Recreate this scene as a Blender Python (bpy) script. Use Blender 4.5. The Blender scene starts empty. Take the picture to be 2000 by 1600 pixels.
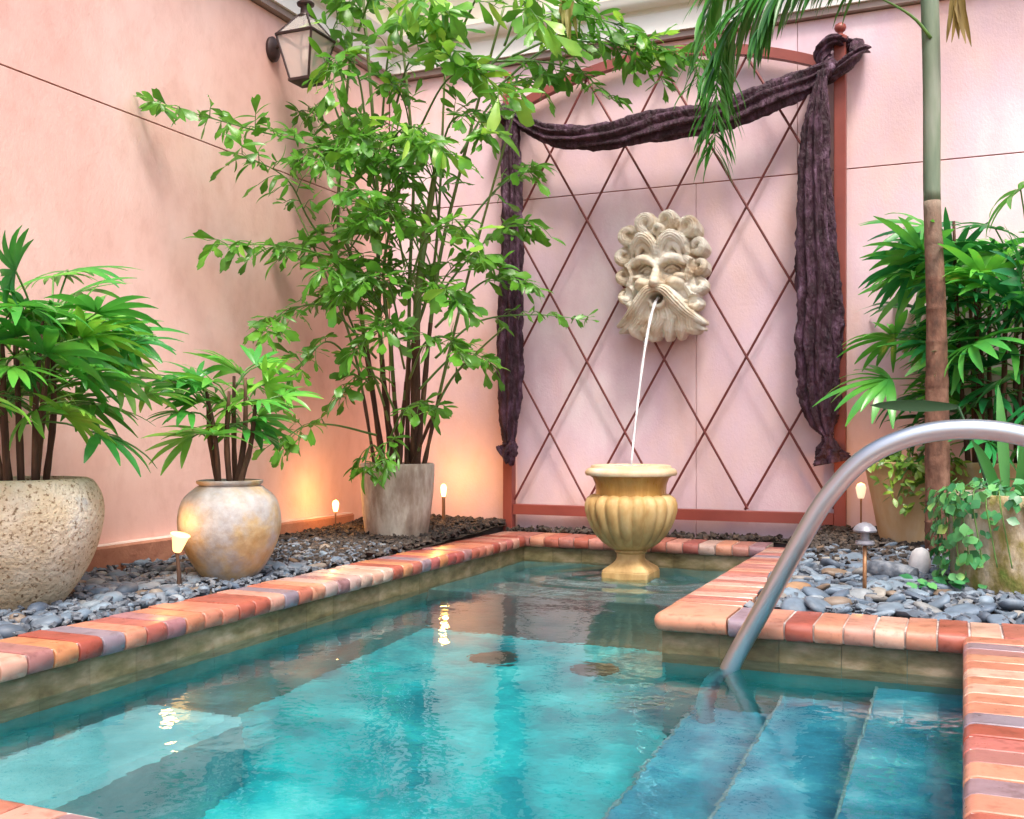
import bpy, math, random
import numpy as np
from mathutils import Vector, Matrix, noise as mnoise

random.seed(7)
rng = np.random.RandomState(11)
R = math.radians
scene = bpy.context.scene
col = scene.collection

# ------------------------------------------------------------------ camera
CAM_H, FPX, HOR, YAW = 0.62, 2035.0, 845.0, R(23.4)
cam_d = bpy.data.cameras.new('camera')
cam = bpy.data.objects.new('camera', cam_d); col.objects.link(cam)
cam.location = (0, 0, CAM_H)
cam.rotation_euler = (R(90), 0, YAW)
cam_d.sensor_width = 36; cam_d.lens = 36 * FPX / 2000.0
cam_d.shift_y = (HOR - 800) / 2000.0
cam_d.clip_start = 0.02; cam_d.clip_end = 500
scene.camera = cam

# ------------------------------------------------------------------ sky, sun, exposure
SUN_TRAVEL = Vector((-0.26, 0.40, -0.87)).normalized()       # the way the light goes
world = bpy.data.worlds.new('World'); scene.world = world; world.use_nodes = True
wn = world.node_tree.nodes; wl = world.node_tree.links
sky = wn.new('ShaderNodeTexSky'); sky.sky_type = 'NISHITA'; sky.sun_disc = False
sky.sun_elevation = math.asin(-SUN_TRAVEL.z)
sky.sun_rotation = math.atan2(-SUN_TRAVEL.x, -SUN_TRAVEL.y)
sky.air_density = 1.0; sky.dust_density = 5.0; sky.ozone_density = 0.6
wn['Background'].inputs['Strength'].default_value = 0.125
wl.new(sky.outputs[0], wn['Background'].inputs['Color'])
sun_d = bpy.data.lights.new('sun', 'SUN'); sun_d.energy = 1.5; sun_d.angle = R(14); sun_d.color = (1.0, 0.95, 0.88)
sun = bpy.data.objects.new('sun', sun_d); col.objects.link(sun)
sun.rotation_euler = SUN_TRAVEL.to_track_quat('-Z', 'Y').to_euler(); sun.location = (0, 0, 8)
vs = scene.view_settings
vs.view_transform = 'Standard'; vs.look = 'None'; vs.gamma = 1.0; vs.use_curve_mapping = False
vs.exposure = 1.36
scene.render.engine = 'CYCLES'
cy = scene.cycles
cy.use_denoising = True
cy.max_bounces = 10; cy.diffuse_bounces = 4; cy.glossy_bounces = 4; cy.transmission_bounces = 8; cy.transparent_max_bounces = 8
cy.caustics_refractive = True; cy.caustics_reflective = False; cy.blur_glossy = 0.5
cy.sample_clamp_indirect = 8.0

# ------------------------------------------------------------------ helpers
def at(u, v, Y):
    """world point on the plane y = Y seen at photograph position u, v"""
    dx = u - 1000.0
    s, c = math.sin(YAW), math.cos(YAW)
    X = -s * FPX + c * dx; Yd = c * FPX + s * dx
    t = Y / Yd
    return Vector((X * t, Y, CAM_H + (HOR - v) * t))

def tag(o, label=None, cat=None, group=None, kind=None):
    if label: o['label'] = label
    if cat: o['category'] = cat
    if group: o['group'] = group
    if kind: o['kind'] = kind
    return o

def empty(name, loc, label=None, cat=None, group=None):
    o = bpy.data.objects.new(name, None); col.objects.link(o)
    o.location = loc; o.empty_display_size = 0.05
    return tag(o, label, cat, group)

def link(name, me, parent=None, loc=None, rot=None, scale=None, mtx=None):
    o = bpy.data.objects.new(name, me); col.objects.link(o)
    if parent is not None:
        o.parent = parent
        if parent.parent is None:
            o.matrix_parent_inverse = Matrix.Translation(-Vector(parent.location)) if parent.rotation_euler.to_matrix().is_identity else parent.matrix_basis.inverted()
        else:
            pw = parent.parent.matrix_basis @ parent.matrix_parent_inverse @ parent.matrix_basis
            o.matrix_parent_inverse = pw.inverted()
    if mtx is not None: o.matrix_basis = mtx
    else:
        if loc is not None: o.location = loc
        if rot is not None: o.rotation_euler = rot
        if scale is not None: o.scale = scale
    return o

class MB:
    """collects shapes for one mesh"""
    def __init__(self): self.v = []; self.f = []
    def add(self, vs_, fs_):
        b = len(self.v); self.v += [tuple(p) for p in vs_]; self.f += [tuple(i + b for i in q) for q in fs_]
        return self
    def box(self, x0, x1, y0, y1, z0, z1):
        return self.add([(x0,y0,z0),(x1,y0,z0),(x1,y1,z0),(x0,y1,z0),(x0,y0,z1),(x1,y0,z1),(x1,y1,z1),(x0,y1,z1)],
                        [(0,3,2,1),(4,5,6,7),(0,1,5,4),(1,2,6,5),(2,3,7,6),(3,0,4,7)])
    def bbox(self, x0, x1, y0, y1, z0, z1, b=0.003):
        """box with chamfered vertical and top edges"""
        ring = [(x0+b,y0),(x1-b,y0),(x1,y0+b),(x1,y1-b),(x1-b,y1),(x0+b,y1),(x0,y1-b),(x0,y0+b)]
        ins = [(x0+2*b,y0+b),(x1-2*b,y0+b),(x1-b,y0+2*b),(x1-b,y1-2*b),(x1-2*b,y1-b),(x0+2*b,y1-b),(x0+b,y1-2*b),(x0+b,y0+2*b)]
        vv = [(x,y,z0) for x,y in ring] + [(x,y,z1-b) for x,y in ring] + [(x,y,z1) for x,y in ins]
        ff = [tuple(range(7,-1,-1)), tuple(range(16,24))]
        for k in range(8):
            j = (k+1) % 8
            ff += [(k,j,8+j,8+k),(8+k,8+j,16+j,16+k)]
        return self.add(vv, ff)
    def tube(self, pts, rad, n=8, cap=True):
        pts = [Vector(p) for p in pts]; m = len(pts)
        if not hasattr(rad, '__len__'): rad = [rad] * m
        up = None; vv = []; ff = []
        for i in range(m):
            t = (pts[min(i+1,m-1)] - pts[max(i-1,0)]).normalized()
            if up is None:
                up = t.orthogonal().normalized()
            else:
                up = (up - t * up.dot(t))
                up = up.normalized() if up.length > 1e-6 else t.orthogonal().normalized()
            b = t.cross(up)
            for k in range(n):
                a = 2*math.pi*k/n
                vv.append(pts[i] + (up*math.cos(a) + b*math.sin(a)) * rad[i])
        for i in range(m-1):
            for k in range(n):
                j = (k+1) % n
                ff.append((i*n+k, i*n+j, (i+1)*n+j, (i+1)*n+k))
        if cap:
            ff.append(tuple(range(n-1,-1,-1))); ff.append(tuple((m-1)*n+k for k in range(n)))
        return self.add(vv, ff)
    def lathe(self, prof, n=40, c=(0,0,0), fn=None, cap0=True, cap1=True):
        """prof: (r, z); fn(angle, i, r, z) -> (r, z) lets a lobe or dent in"""
        vv = []; ff = []; m = len(prof)
        for i,(r,z) in enumerate(prof):
            for k in range(n):
                a = 2*math.pi*k/n
                rr, zz = (r, z) if fn is None else fn(a, i, r, z)
                vv.append((c[0]+rr*math.cos(a), c[1]+rr*math.sin(a), c[2]+zz))
        for i in range(m-1):
            for k in range(n):
                j = (k+1) % n
                ff.append((i*n+k, i*n+j, (i+1)*n+j, (i+1)*n+k))
        if cap0: ff.append(tuple(range(n-1,-1,-1)))
        if cap1: ff.append(tuple((m-1)*n+k for k in range(n)))
        return self.add(vv, ff)
    def mesh(self, name, mat, smooth=False, sharp=None):
        me = bpy.data.meshes.new(name); me.from_pydata(self.v, [], self.f); me.materials.append(mat)
        me.validate()
        if smooth:
            me.polygons.foreach_set('use_smooth', [True]*len(me.polygons))
            if sharp: me.set_sharp_from_angle(angle=R(sharp))
        me.update()
        return me
    def build(self, name, mat, parent=None, smooth=False, sharp=None):
        return link(name, self.mesh(name, mat, smooth, sharp), parent)

def spline(ctrl, n):
    """Catmull-Rom through the control points"""
    P = [Vector(p) for p in ctrl]; P = [P[0]*2-P[1]] + P + [P[-1]*2-P[-2]]
    out = []; segs = len(P) - 3
    for i in range(n):
        s = i/(n-1)*segs; k = min(int(s), segs-1); t = s-k
        a,b,c,d = P[k],P[k+1],P[k+2],P[k+3]
        out.append(0.5*((2*b)+(c-a)*t+(2*a-5*b+4*c-d)*t*t+(3*b-a-3*c+d)*t**3))
    return out

def lerp(a,b,t): return a+(b-a)*t

# ------------------------------------------------------------------ materials
def new_mat(name):
    m = bpy.data.materials.new(name); m.use_nodes = True
    nt = m.node_tree; return m, nt, nt.nodes, nt.links, nt.nodes['Principled BSDF']

def pmat(name, stops, scale=4.0, rough=0.7, bump=0.2, bscale=60.0, bdist=0.004, metal=0.0, detail=6.0, objvar=0.0,
         stops2=None, scale2=20.0, mix2=0.0, stretch=(1,1,1), spec=0.5, coat=0.0, sheen=0.0, objramp=None, rough_var=0.12, voro=0.0):
    """procedural surface: noise ramp over position, second finer ramp, grain relief"""
    m, nt, N, L, B = new_mat(name)
    geo = N.new('ShaderNodeNewGeometry'); mp = N.new('ShaderNodeMapping'); mp.inputs['Scale'].default_value = stretch
    L.new(geo.outputs['Position'], mp.inputs['Vector'])
    def noise(sc, det=detail):
        n = N.new('ShaderNodeTexNoise'); n.inputs['Scale'].default_value = sc; n.inputs['Detail'].default_value = det
        n.inputs['Roughness'].default_value = 0.6
        L.new(mp.outputs[0], n.inputs['Vector']); return n
    def ramp(st, fac):
        r = N.new('ShaderNodeValToRGB'); e = r.color_ramp.elements
        while len(e) > 1: e.remove(e[-1])
        e[0].position, e[0].color = st[0][0], (*st[0][1], 1)
        for p, c in st[1:]:
            x = e.new(p); x.color = (*c, 1)
        L.new(fac, r.inputs[0]); return r
    n1 = noise(scale)
    info = N.new('ShaderNodeObjectInfo')
    if objramp:
        c0 = ramp(objramp, info.outputs['Random'])
        g = ramp(stops, n1.outputs['Fac'])
        mx = N.new('ShaderNodeMixRGB'); mx.blend_type = 'MULTIPLY'; mx.inputs[0].default_value = 1.0
        L.new(c0.outputs[0], mx.inputs[1]); L.new(g.outputs[0], mx.inputs[2]); c = mx.outputs[0]
    else:
        c = ramp(stops, n1.outputs['Fac']).outputs[0]
    if stops2:
        n2 = noise(scale2); r2 = ramp(stops2, n2.outputs['Fac'])
        mx = N.new('ShaderNodeMixRGB'); mx.blend_type = 'MULTIPLY'; mx.inputs[0].default_value = mix2
        L.new(c, mx.inputs[1]); L.new(r2.outputs[0], mx.inputs[2]); c = mx.outputs[0]
    if objvar:
        hs = N.new('ShaderNodeHueSaturation')
        ma = N.new('ShaderNodeMapRange'); ma.inputs[3].default_value = 1-objvar; ma.inputs[4].default_value = 1+objvar
        L.new(info.outputs['Random'], ma.inputs[0]); L.new(ma.outputs[0], hs.inputs['Value']); L.new(c, hs.inputs['Color']); c = hs.outputs[0]
    L.new(c, B.inputs['Base Color'])
    B.inputs['Metallic'].default_value = metal; B.inputs['Specular IOR Level'].default_value = spec
    B.inputs['Coat Weight'].default_value = coat; B.inputs['Coat Roughness'].default_value = 0.15
    B.inputs['Sheen Weight'].default_value = sheen
    nb = noise(bscale, 8)
    rr = N.new('ShaderNodeMapRange'); rr.inputs[3].default_value = max(0.02, rough-rough_var); rr.inputs[4].default_value = min(1, rough+rough_var)
    L.new(nb.outputs['Fac'], rr.inputs[0]); L.new(rr.outputs[0], B.inputs['Roughness'])
    if bump:
        bp = N.new('ShaderNodeBump'); bp.inputs['Strength'].default_value = bump; bp.inputs['Distance'].default_value = bdist
        h = nb.outputs['Fac']
        if voro:
            vo = N.new('ShaderNodeTexVoronoi'); vo.inputs['Scale'].default_value = voro; L.new(mp.outputs[0], vo.inputs['Vector'])
            sm = N.new('ShaderNodeMath'); sm.operation = 'SMOOTH_MIN'; sm.inputs[1].default_value = 0.35; sm.inputs[2].default_value = 0.1
            L.new(vo.outputs['Distance'], sm.inputs[0])
            ad = N.new('ShaderNodeMath'); ad.operation = 'ADD'; L.new(sm.outputs[0], ad.inputs[0]); L.new(h, ad.inputs[1]); h = ad.outputs[0]
        L.new(h, bp.inputs['Height']); L.new(bp.outputs[0], B.inputs['Normal'])
    return m

def leafmat(name, c1, c2, c3, trans=0.3, rough=0.38, tipcol=None):
    """leaf: hue differs from leaf to leaf, light shows through"""
    m, nt, N, L, B = new_mat(name)
    info = N.new('ShaderNodeObjectInfo'); geo = N.new('ShaderNodeNewGeometry')
    n = N.new('ShaderNodeTexNoise'); n.inputs['Scale'].default_value = 9.0; n.inputs['Detail'].default_value = 4
    L.new(geo.outputs['Position'], n.inputs['Vector'])
    ad = N.new('ShaderNodeMath'); ad.operation = 'MULTIPLY_ADD'; ad.inputs[1].default_value = 0.55; 
    L.new(info.outputs['Random'], ad.inputs[0])
    sc = N.new('ShaderNodeMath'); sc.operation = 'MULTIPLY'; sc.inputs[1].default_value = 0.55; L.new(n.outputs['Fac'], sc.inputs[0])
    L.new(sc.outputs[0], ad.inputs[2])
    r = N.new('ShaderNodeValToRGB'); e = r.color_ramp.elements
    e[0].position = 0.2; e[0].color = (*c1,1); e[1].position = 0.85; e[1].color = (*c3,1); x = e.new(0.5); x.color = (*c2,1); x = e.new(0.93); x.color = (0.36,0.36,0.07,1)
    L.new(ad.outputs[0], r.inputs[0])
    L.new(r.outputs[0], B.inputs['Base Color']); B.inputs['Roughness'].default_value = rough
    B.inputs['Specular IOR Level'].default_value = 0.6
    n2 = N.new('ShaderNodeTexNoise'); n2.inputs['Scale'].default_value = 120; L.new(geo.outputs['Position'], n2.inputs['Vector'])
    bp = N.new('ShaderNodeBump'); bp.inputs['Strength'].default_value = 0.15; bp.inputs['Distance'].default_value = 0.002
    L.new(n2.outputs['Fac'], bp.inputs['Height']); L.new(bp.outputs[0], B.inputs['Normal'])
    tr = N.new('ShaderNodeBsdfTranslucent')
    g = N.new('ShaderNodeMixRGB'); g.blend_type = 'MULTIPLY'; g.inputs[0].default_value = 1; g.inputs[2].default_value = (1.0,1.15,0.45,1)
    L.new(r.outputs[0], g.inputs[1]); 
    br = N.new('ShaderNodeBrightContrast'); br.inputs['Bright'].default_value = 0.03; L.new(g.outputs[0], br.inputs[0]); L.new(br.outputs[0], tr.inputs['Color'])
    mx = N.new('ShaderNodeMixShader'); mx.inputs[0].default_value = trans
    L.new(B.outputs[0], mx.inputs[1]); L.new(tr.outputs[0], mx.inputs[2]); L.new(mx.outputs[0], N['Material Output'].inputs['Surface'])
    return m

def emit_mat(name, colr, strength):
    m, nt, N, L, B = new_mat(name)
    B.inputs['Base Color'].default_value = (*colr,1); B.inputs['Emission Color'].default_value = (*colr,1)
    B.inputs['Emission Strength'].default_value = strength
    return m

def glass_mat(name, tint, rough=0.03, fac=0.75):
    m, nt, N, L, B = new_mat(name)
    t = N.new('ShaderNodeBsdfTransparent'); t.inputs[0].default_value = (*tint,1)
    B.inputs['Base Color'].default_value = (*tint,1); B.inputs['Roughness'].default_value = rough
    mx = N.new('ShaderNodeMixShader'); mx.inputs[0].default_value = fac
    L.new(B.outputs[0], mx.inputs[1]); L.new(t.outputs[0], mx.inputs[2]); L.new(mx.outputs[0], N['Material Output'].inputs['Surface'])
    return m

M = {}
M['pink'] = pmat('pink_stucco', [(0.3,(0.69,0.40,0.345)),(0.5,(0.77,0.49,0.43)),(0.72,(0.82,0.60,0.55))], scale=1.2, rough=0.8, bump=0.35, bscale=70, bdist=0.004,
                 stops2=[(0.32,(0.86,0.80,0.78)),(0.5,(0.97,0.96,0.96)),(0.6,(1,1,1))], scale2=14, mix2=0.55, stretch=(1,1,0.7))
M['pink2'] = pmat('lilac_pink_stucco', [(0.28,(0.70,0.42,0.38)),(0.42,(0.76,0.55,0.55)),(0.55,(0.72,0.53,0.60)),(0.68,(0.80,0.66,0.70)),(0.8,(0.78,0.56,0.52))], scale=1.9, rough=0.7, bump=0.4, bscale=100, bdist=0.004,
                 stops2=[(0.35,(0.9,0.87,0.88)),(0.6,(1,1,1))], scale2=6, mix2=0.7, stretch=(1,1,0.6))
M['joint'] = pmat('joint_sealant', [(0.3,(0.30,0.11,0.08)),(0.7,(0.38,0.15,0.11))], rough=0.8)
M['cream'] = pmat('cream_paint', [(0.3,(0.72,0.66,0.52)),(0.7,(0.80,0.76,0.64))], scale=2, rough=0.6, bump=0.1)
M['white_trim'] = pmat('white_trim', [(0.3,(0.72,0.70,0.66)),(0.7,(0.80,0.79,0.76))], scale=3, rough=0.5, bump=0.08)
M['grey_trim'] = pmat('grey_brown_trim', [(0.3,(0.22,0.16,0.14)),(0.7,(0.32,0.25,0.22))], scale=3, rough=0.55, bump=0.1)
M['ledge'] = pmat('ledge_terracotta', [(0.3,(0.34,0.13,0.08)),(0.7,(0.46,0.21,0.13))], scale=9, rough=0.85, bump=0.5, bscale=40, bdist=0.01)
M['ledge_top'] = pmat('ledge_lime', [(0.3,(0.55,0.38,0.32)),(0.7,(0.70,0.58,0.52))], scale=12, rough=0.85, bump=0.5, bscale=40, bdist=0.008)
M['iron'] = pmat('red_oxide_metal', [(0.3,(0.20,0.042,0.032)),(0.7,(0.27,0.062,0.045))], scale=5, rough=0.45, bump=0.1, bscale=80)
M['rod'] = pmat('dark_red_rod', [(0.3,(0.115,0.02,0.018)),(0.7,(0.17,0.03,0.025))], scale=5, rough=0.5, bump=0.05)
M['mask'] = pmat('cast_stone', [(0.28,(0.40,0.28,0.17)),(0.44,(0.62,0.54,0.41)),(0.56,(0.72,0.68,0.58)),(0.75,(0.76,0.74,0.67))], scale=9, rough=0.75, bump=0.3, bscale=90, bdist=0.004)
M['urn'] = pmat('urn_stone', [(0.3,(0.30,0.17,0.055)),(0.48,(0.46,0.29,0.11)),(0.62,(0.56,0.39,0.18)),(0.75,(0.64,0.50,0.30))], scale=8, rough=0.6, bump=0.3, bscale=70, bdist=0.004, stretch=(1.6,1.6,0.6))
M['urn_neck'] = pmat('urn_wet_neck', [(0.3,(0.32,0.16,0.035)),(0.6,(0.48,0.27,0.07)),(0.75,(0.60,0.42,0.2))], scale=9, rough=0.3, bump=0.3, bscale=50, bdist=0.004, stretch=(2.5,2.5,0.3))
M['urn_rim'] = pmat('urn_limed_rim', [(0.3,(0.48,0.32,0.17)),(0.6,(0.62,0.48,0.32)),(0.8,(0.72,0.64,0.52))], scale=10, rough=0.55, bump=0.4, bscale=60, bdist=0.005)
M['fabric'] = pmat('plum_crinkle_cloth', [(0.3,(0.018,0.005,0.010)),(0.5,(0.045,0.014,0.028)),(0.64,(0.11,0.05,0.09)),(0.76,(0.20,0.12,0.19))], scale=26, rough=0.5, bump=1.0, bscale=42, bdist=0.03, sheen=0.0, spec=0.4, stretch=(1,1,0.4))
M['steel'] = pmat('brushed_steel', [(0.3,(0.45,0.49,0.53)),(0.7,(0.51,0.55,0.59))], scale=3, rough=0.36, bump=0.0, bscale=30, metal=1.0, rough_var=0.04)
M['black_iron'] = pmat('lantern_bronze', [(0.3,(0.030,0.018,0.018)),(0.7,(0.065,0.04,0.038))], scale=12, rough=0.45, bump=0.15, metal=0.4)
M['lantern_glass'] = glass_mat('lantern_glass', (0.93,0.88,0.86), fac=0.72)
M['brick'] = pmat('glazed_brick', [(0.3,(0.86,0.84,0.84)),(0.5,(1,1,1)),(0.75,(1.08,1.06,1.05))], scale=9, rough=0.34, bump=0.35, bscale=32, bdist=0.003, coat=0.10, rough_var=0.2, stops2=[(0.36,(0.62,0.56,0.54)),(0.46,(0.95,0.94,0.94)),(0.62,(1,1,1)),(0.72,(1.15,1.18,1.2))], scale2=30, mix2=0.8,
    objramp=[(0.0,(0.30,0.06,0.042)),(0.14,(0.44,0.15,0.10)),(0.28,(0.54,0.25,0.16)),(0.40,(0.30,0.06,0.055)),(0.52,(0.60,0.36,0.27)),(0.62,(0.40,0.11,0.10)),(0.72,(0.22,0.19,0.235)),(0.80,(0.34,0.13,0.11)),(0.88,(0.50,0.20,0.085)),(0.94,(0.58,0.40,0.32)),(1.0,(0.27,0.20,0.22))])
M['mortar'] = pmat('mortar', [(0.3,(0.30,0.21,0.18)),(0.5,(0.46,0.38,0.34)),(0.7,(0.66,0.62,0.59))], scale=20, rough=0.9, bump=0.4)
M['tile'] = pmat('waterline_stone', [(0.28,(0.07,0.055,0.022)),(0.45,(0.16,0.13,0.06)),(0.58,(0.24,0.19,0.11)),(0.74,(0.38,0.29,0.20))], scale=11, rough=0.4, bump=0.35, bscale=40, bdist=0.004, objvar=0.18, stretch=(1,1,2.2))
M['tile_joint'] = pmat('tile_grout', [(0.3,(0.12,0.11,0.08)),(0.7,(0.2,0.18,0.14))], scale=20, rough=0.8)
M['plaster'] = pmat('pool_plaster', [(0.32,(0.001,0.19,0.25)),(0.48,(0.004,0.34,0.40)),(0.6,(0.012,0.50,0.55)),(0.72,(0.12,0.68,0.70))], scale=4.2, rough=0.7, bump=0.2, bscale=30, bdist=0.005,
                    stops2=[(0.35,(0.75,0.85,0.85)),(0.6,(1,1,1))], scale2=16, mix2=0.7)
M['pool_wall_shade'] = pmat('shade_toned_plaster', [(0.3,(0.004,0.15,0.16)),(0.5,(0.008,0.25,0.26)),(0.7,(0.02,0.36,0.36))], scale=4, rough=0.7)  # darker plaster: edge shade and tile reflection put into the wall colour
M['bench'] = pmat('bench_plaster', [(0.3,(0.03,0.30,0.35)),(0.5,(0.09,0.42,0.47)),(0.7,(0.20,0.56,0.60))], scale=5, rough=0.7)
M['shelf'] = pmat('shelf_stone', [(0.3,(0.02,0.11,0.12)),(0.7,(0.06,0.20,0.21))], scale=6, rough=0.6)
M['step'] = pmat('step_stone', [(0.3,(0.006,0.12,0.20)),(0.5,(0.02,0.25,0.36)),(0.62,(0.06,0.38,0.48)),(0.74,(0.25,0.55,0.62))], scale=6, rough=0.6, bump=0.2, stops2=[(0.4,(0.7,0.8,0.85)),(0.6,(1,1,1))], scale2=22, mix2=0.6)
M['nosing'] = pmat('step_nosing', [(0.3,(0.05,0.16,0.18)),(0.7,(0.16,0.30,0.32))], scale=20, rough=0.6)
M['drain'] = pmat('drain_grate', [(0.3,(0.02,0.05,0.05)),(0.7,(0.05,0.09,0.08))], rough=0.5)
M['soil'] = pmat('soil_bed', [(0.3,(0.03,0.022,0.016)),(0.55,(0.075,0.055,0.04)),(0.75,(0.15,0.12,0.10))], scale=30, rough=0.95, bump=1.0, bscale=60, bdist=0.02)
M['stone'] = pmat('river_stone', [(0.3,(0.58,0.58,0.58)),(0.5,(0.82,0.82,0.82)),(0.72,(1.12,1.1,1.08))], scale=22, rough=0.55, bump=0.25, bscale=90, bdist=0.003,
    objramp=[(0.0,(0.09,0.125,0.18)),(0.22,(0.17,0.235,0.31)),(0.42,(0.075,0.10,0.14)),(0.58,(0.22,0.29,0.36)),(0.72,(0.13,0.18,0.245)),(0.84,(0.27,0.32,0.36)),(0.92,(0.24,0.22,0.20)),(0.96,(0.17,0.10,0.055)),(1.0,(0.33,0.31,0.28))])
M['slate_chips'] = pmat('slate_chips', [(0.3,(0.035,0.04,0.05)),(0.45,(0.09,0.11,0.14)),(0.6,(0.18,0.2,0.23)),(0.75,(0.22,0.17,0.12))], scale=35, rough=0.6, bump=0.4, bscale=90)
M['mulch'] = pmat('bark_mulch', [(0.3,(0.014,0.012,0.012)),(0.5,(0.05,0.038,0.032)),(0.65,(0.10,0.07,0.05)),(0.78,(0.24,0.19,0.15))], scale=40, rough=0.8, bump=0.6, bscale=120, stretch=(1,1,1))
M['pot_speckle'] = pmat('pitted_pot', [(0.3,(0.50,0.37,0.22)),(0.5,(0.66,0.55,0.38)),(0.64,(0.74,0.67,0.53)),(0.74,(0.36,0.39,0.42))], scale=5.5, rough=0.9, bump=1.0, bscale=55, bdist=0.012,
    stops2=[(0.37,(0.25,0.17,0.10)),(0.42,(0.85,0.8,0.75)),(0.47,(1,1,1))], scale2=85, mix2=0.85)
M['pot_grey'] = pmat('weathered_pot', [(0.3,(0.46,0.27,0.09)),(0.44,(0.50,0.36,0.19)),(0.56,(0.44,0.40,0.37)),(0.66,(0.42,0.41,0.42)),(0.76,(0.54,0.36,0.15))], scale=6, rough=0.6, bump=0.5, bscale=45, bdist=0.005,
    stops2=[(0.35,(0.72,0.66,0.6)),(0.6,(1,1,1))], scale2=28, mix2=0.7)
M['pot_concrete'] = pmat('lichened_pot', [(0.3,(0.24,0.17,0.13)),(0.44,(0.44,0.35,0.28)),(0.54,(0.64,0.57,0.48)),(0.62,(0.50,0.42,0.35)),(0.72,(0.30,0.26,0.24))], scale=8, rough=0.85, bump=0.7, bscale=35, bdist=0.008, stretch=(1,1,0.4),
    stops2=[(0.35,(0.7,0.62,0.55)),(0.6,(1,1,1))], scale2=22, mix2=0.7)
M['pot_clay'] = pmat('clay_pot', [(0.3,(0.46,0.27,0.12)),(0.55,(0.57,0.38,0.2)),(0.75,(0.6,0.48,0.32))], scale=7, rough=0.8, bump=0.4, bscale=40, bdist=0.005, stretch=(1.5,1.5,0.5))
M['pot_moss'] = pmat('mossy_pot', [(0.3,(0.10,0.20,0.02)),(0.40,(0.26,0.22,0.07)),(0.48,(0.46,0.38,0.26)),(0.58,(0.64,0.59,0.50)),(0.75,(0.54,0.48,0.38))], scale=8.5, rough=0.9, bump=0.8, bscale=40, bdist=0.01, stretch=(1,1,0.55),
    stops2=[(0.35,(0.6,0.6,0.5)),(0.6,(1,1,1))], scale2=30, mix2=0.7)
M['pot_soil'] = pmat('pot_soil', [(0.3,(0.02,0.014,0.01)),(0.7,(0.07,0.05,0.035))], scale=40, rough=1, bump=1, bscale=80, bdist=0.01)
M['leaf_rhapis'] = leafmat('lady_palm_leaf', (0.018,0.17,0.035), (0.07,0.36,0.05), (0.26,0.56,0.06), 0.32, 0.30)
M['leaf_rhapis2'] = leafmat('lady_palm_leaf_cool', (0.012,0.15,0.06), (0.035,0.31,0.08), (0.16,0.52,0.06), 0.32, 0.30)
M['leaf_fish'] = leafmat('fishtail_leaf', (0.04,0.18,0.016), (0.14,0.38,0.03), (0.34,0.56,0.08), 0.40, 0.36)
M['leaf_palm'] = leafmat('feather_leaf', (0.02,0.13,0.014), (0.065,0.26,0.03), (0.16,0.40,0.05), 0.3, 0.36)
M['leaf_ivy'] = leafmat('ivy_leaf', (0.02,0.13,0.05), (0.05,0.26,0.09), (0.15,0.42,0.12), 0.22, 0.4)
M['leaf_shrub'] = leafmat('shrub_leaf', (0.05,0.14,0.012), (0.14,0.28,0.03), (0.32,0.45,0.06), 0.25, 0.4)
M['leaf_strap'] = leafmat('strap_leaf', (0.012,0.08,0.02), (0.03,0.17,0.03), (0.08,0.30,0.05), 0.2, 0.35)
M['leaf_dark'] = leafmat('dark_strap_leaf', (0.008,0.035,0.012), (0.012,0.05,0.016), (0.02,0.075,0.02), 0.1, 0.7)
M['leaf_dry'] = leafmat('dry_leaf', (0.16,0.10,0.03), (0.30,0.22,0.06), (0.38,0.36,0.10), 0.25, 0.6)
M['cane'] = pmat('green_cane', [(0.3,(0.07,0.12,0.025)),(0.6,(0.13,0.19,0.045)),(0.75,(0.19,0.17,0.07))], scale=8, rough=0.5, bump=0.2, stretch=(1,1,0.5))
M['cane_brown'] = pmat('fibrous_stem', [(0.3,(0.035,0.015,0.009)),(0.55,(0.095,0.045,0.024)),(0.75,(0.19,0.11,0.06))], scale=18, rough=0.85, bump=0.8, bscale=70, bdist=0.006, stretch=(2,2,0.25))
M['petiole'] = pmat('petiole', [(0.3,(0.06,0.16,0.03)),(0.7,(0.12,0.24,0.05))], scale=8, rough=0.45)
M['trunk_green'] = pmat('crownshaft', [(0.3,(0.10,0.155,0.10)),(0.5,(0.17,0.225,0.155)),(0.66,(0.24,0.28,0.22)),(0.8,(0.20,0.19,0.14))], scale=9, rough=0.5, bump=0.2, stretch=(1.5,1.5,0.25))
M['trunk_brown'] = pmat('palm_bark', [(0.3,(0.06,0.028,0.018)),(0.5,(0.155,0.072,0.045)),(0.68,(0.25,0.135,0.09))], scale=22, rough=0.85, bump=0.9, bscale=60, bdist=0.008, stretch=(1,1,0.45))
M['copper'] = pmat('copper_stake', [(0.3,(0.28,0.13,0.06)),(0.7,(0.45,0.25,0.13))], scale=15, rough=0.5, metal=0.6)
M['lamp_grey'] = pmat('lamp_cap', [(0.3,(0.16,0.16,0.19)),(0.7,(0.32,0.32,0.36))], scale=15, rough=0.45, metal=0.3)
M['flame'] = emit_mat('lamp_glow', (1.0,0.50,0.13), 4.5)
M['shade_lit'] = emit_mat('lit_shade', (1.0,0.58,0.22), 1.0)
M['cup_dim'] = emit_mat('dim_cup', (0.85,0.68,0.45), 0.45)
M['cup'] = pmat('cream_cup', [(0.3,(0.7,0.62,0.5)),(0.7,(0.8,0.75,0.66))], scale=20, rough=0.5)
M['white_stone'] = pmat('white_stone', [(0.3,(0.55,0.56,0.58)),(0.7,(0.78,0.78,0.78))], scale=20, rough=0.7, bump=0.4)
M['brown_stone'] = pmat('brown_stone', [(0.3,(0.20,0.11,0.055)),(0.7,(0.36,0.22,0.13))], scale=18, rough=0.75, bump=0.5, bscale=50)
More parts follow.
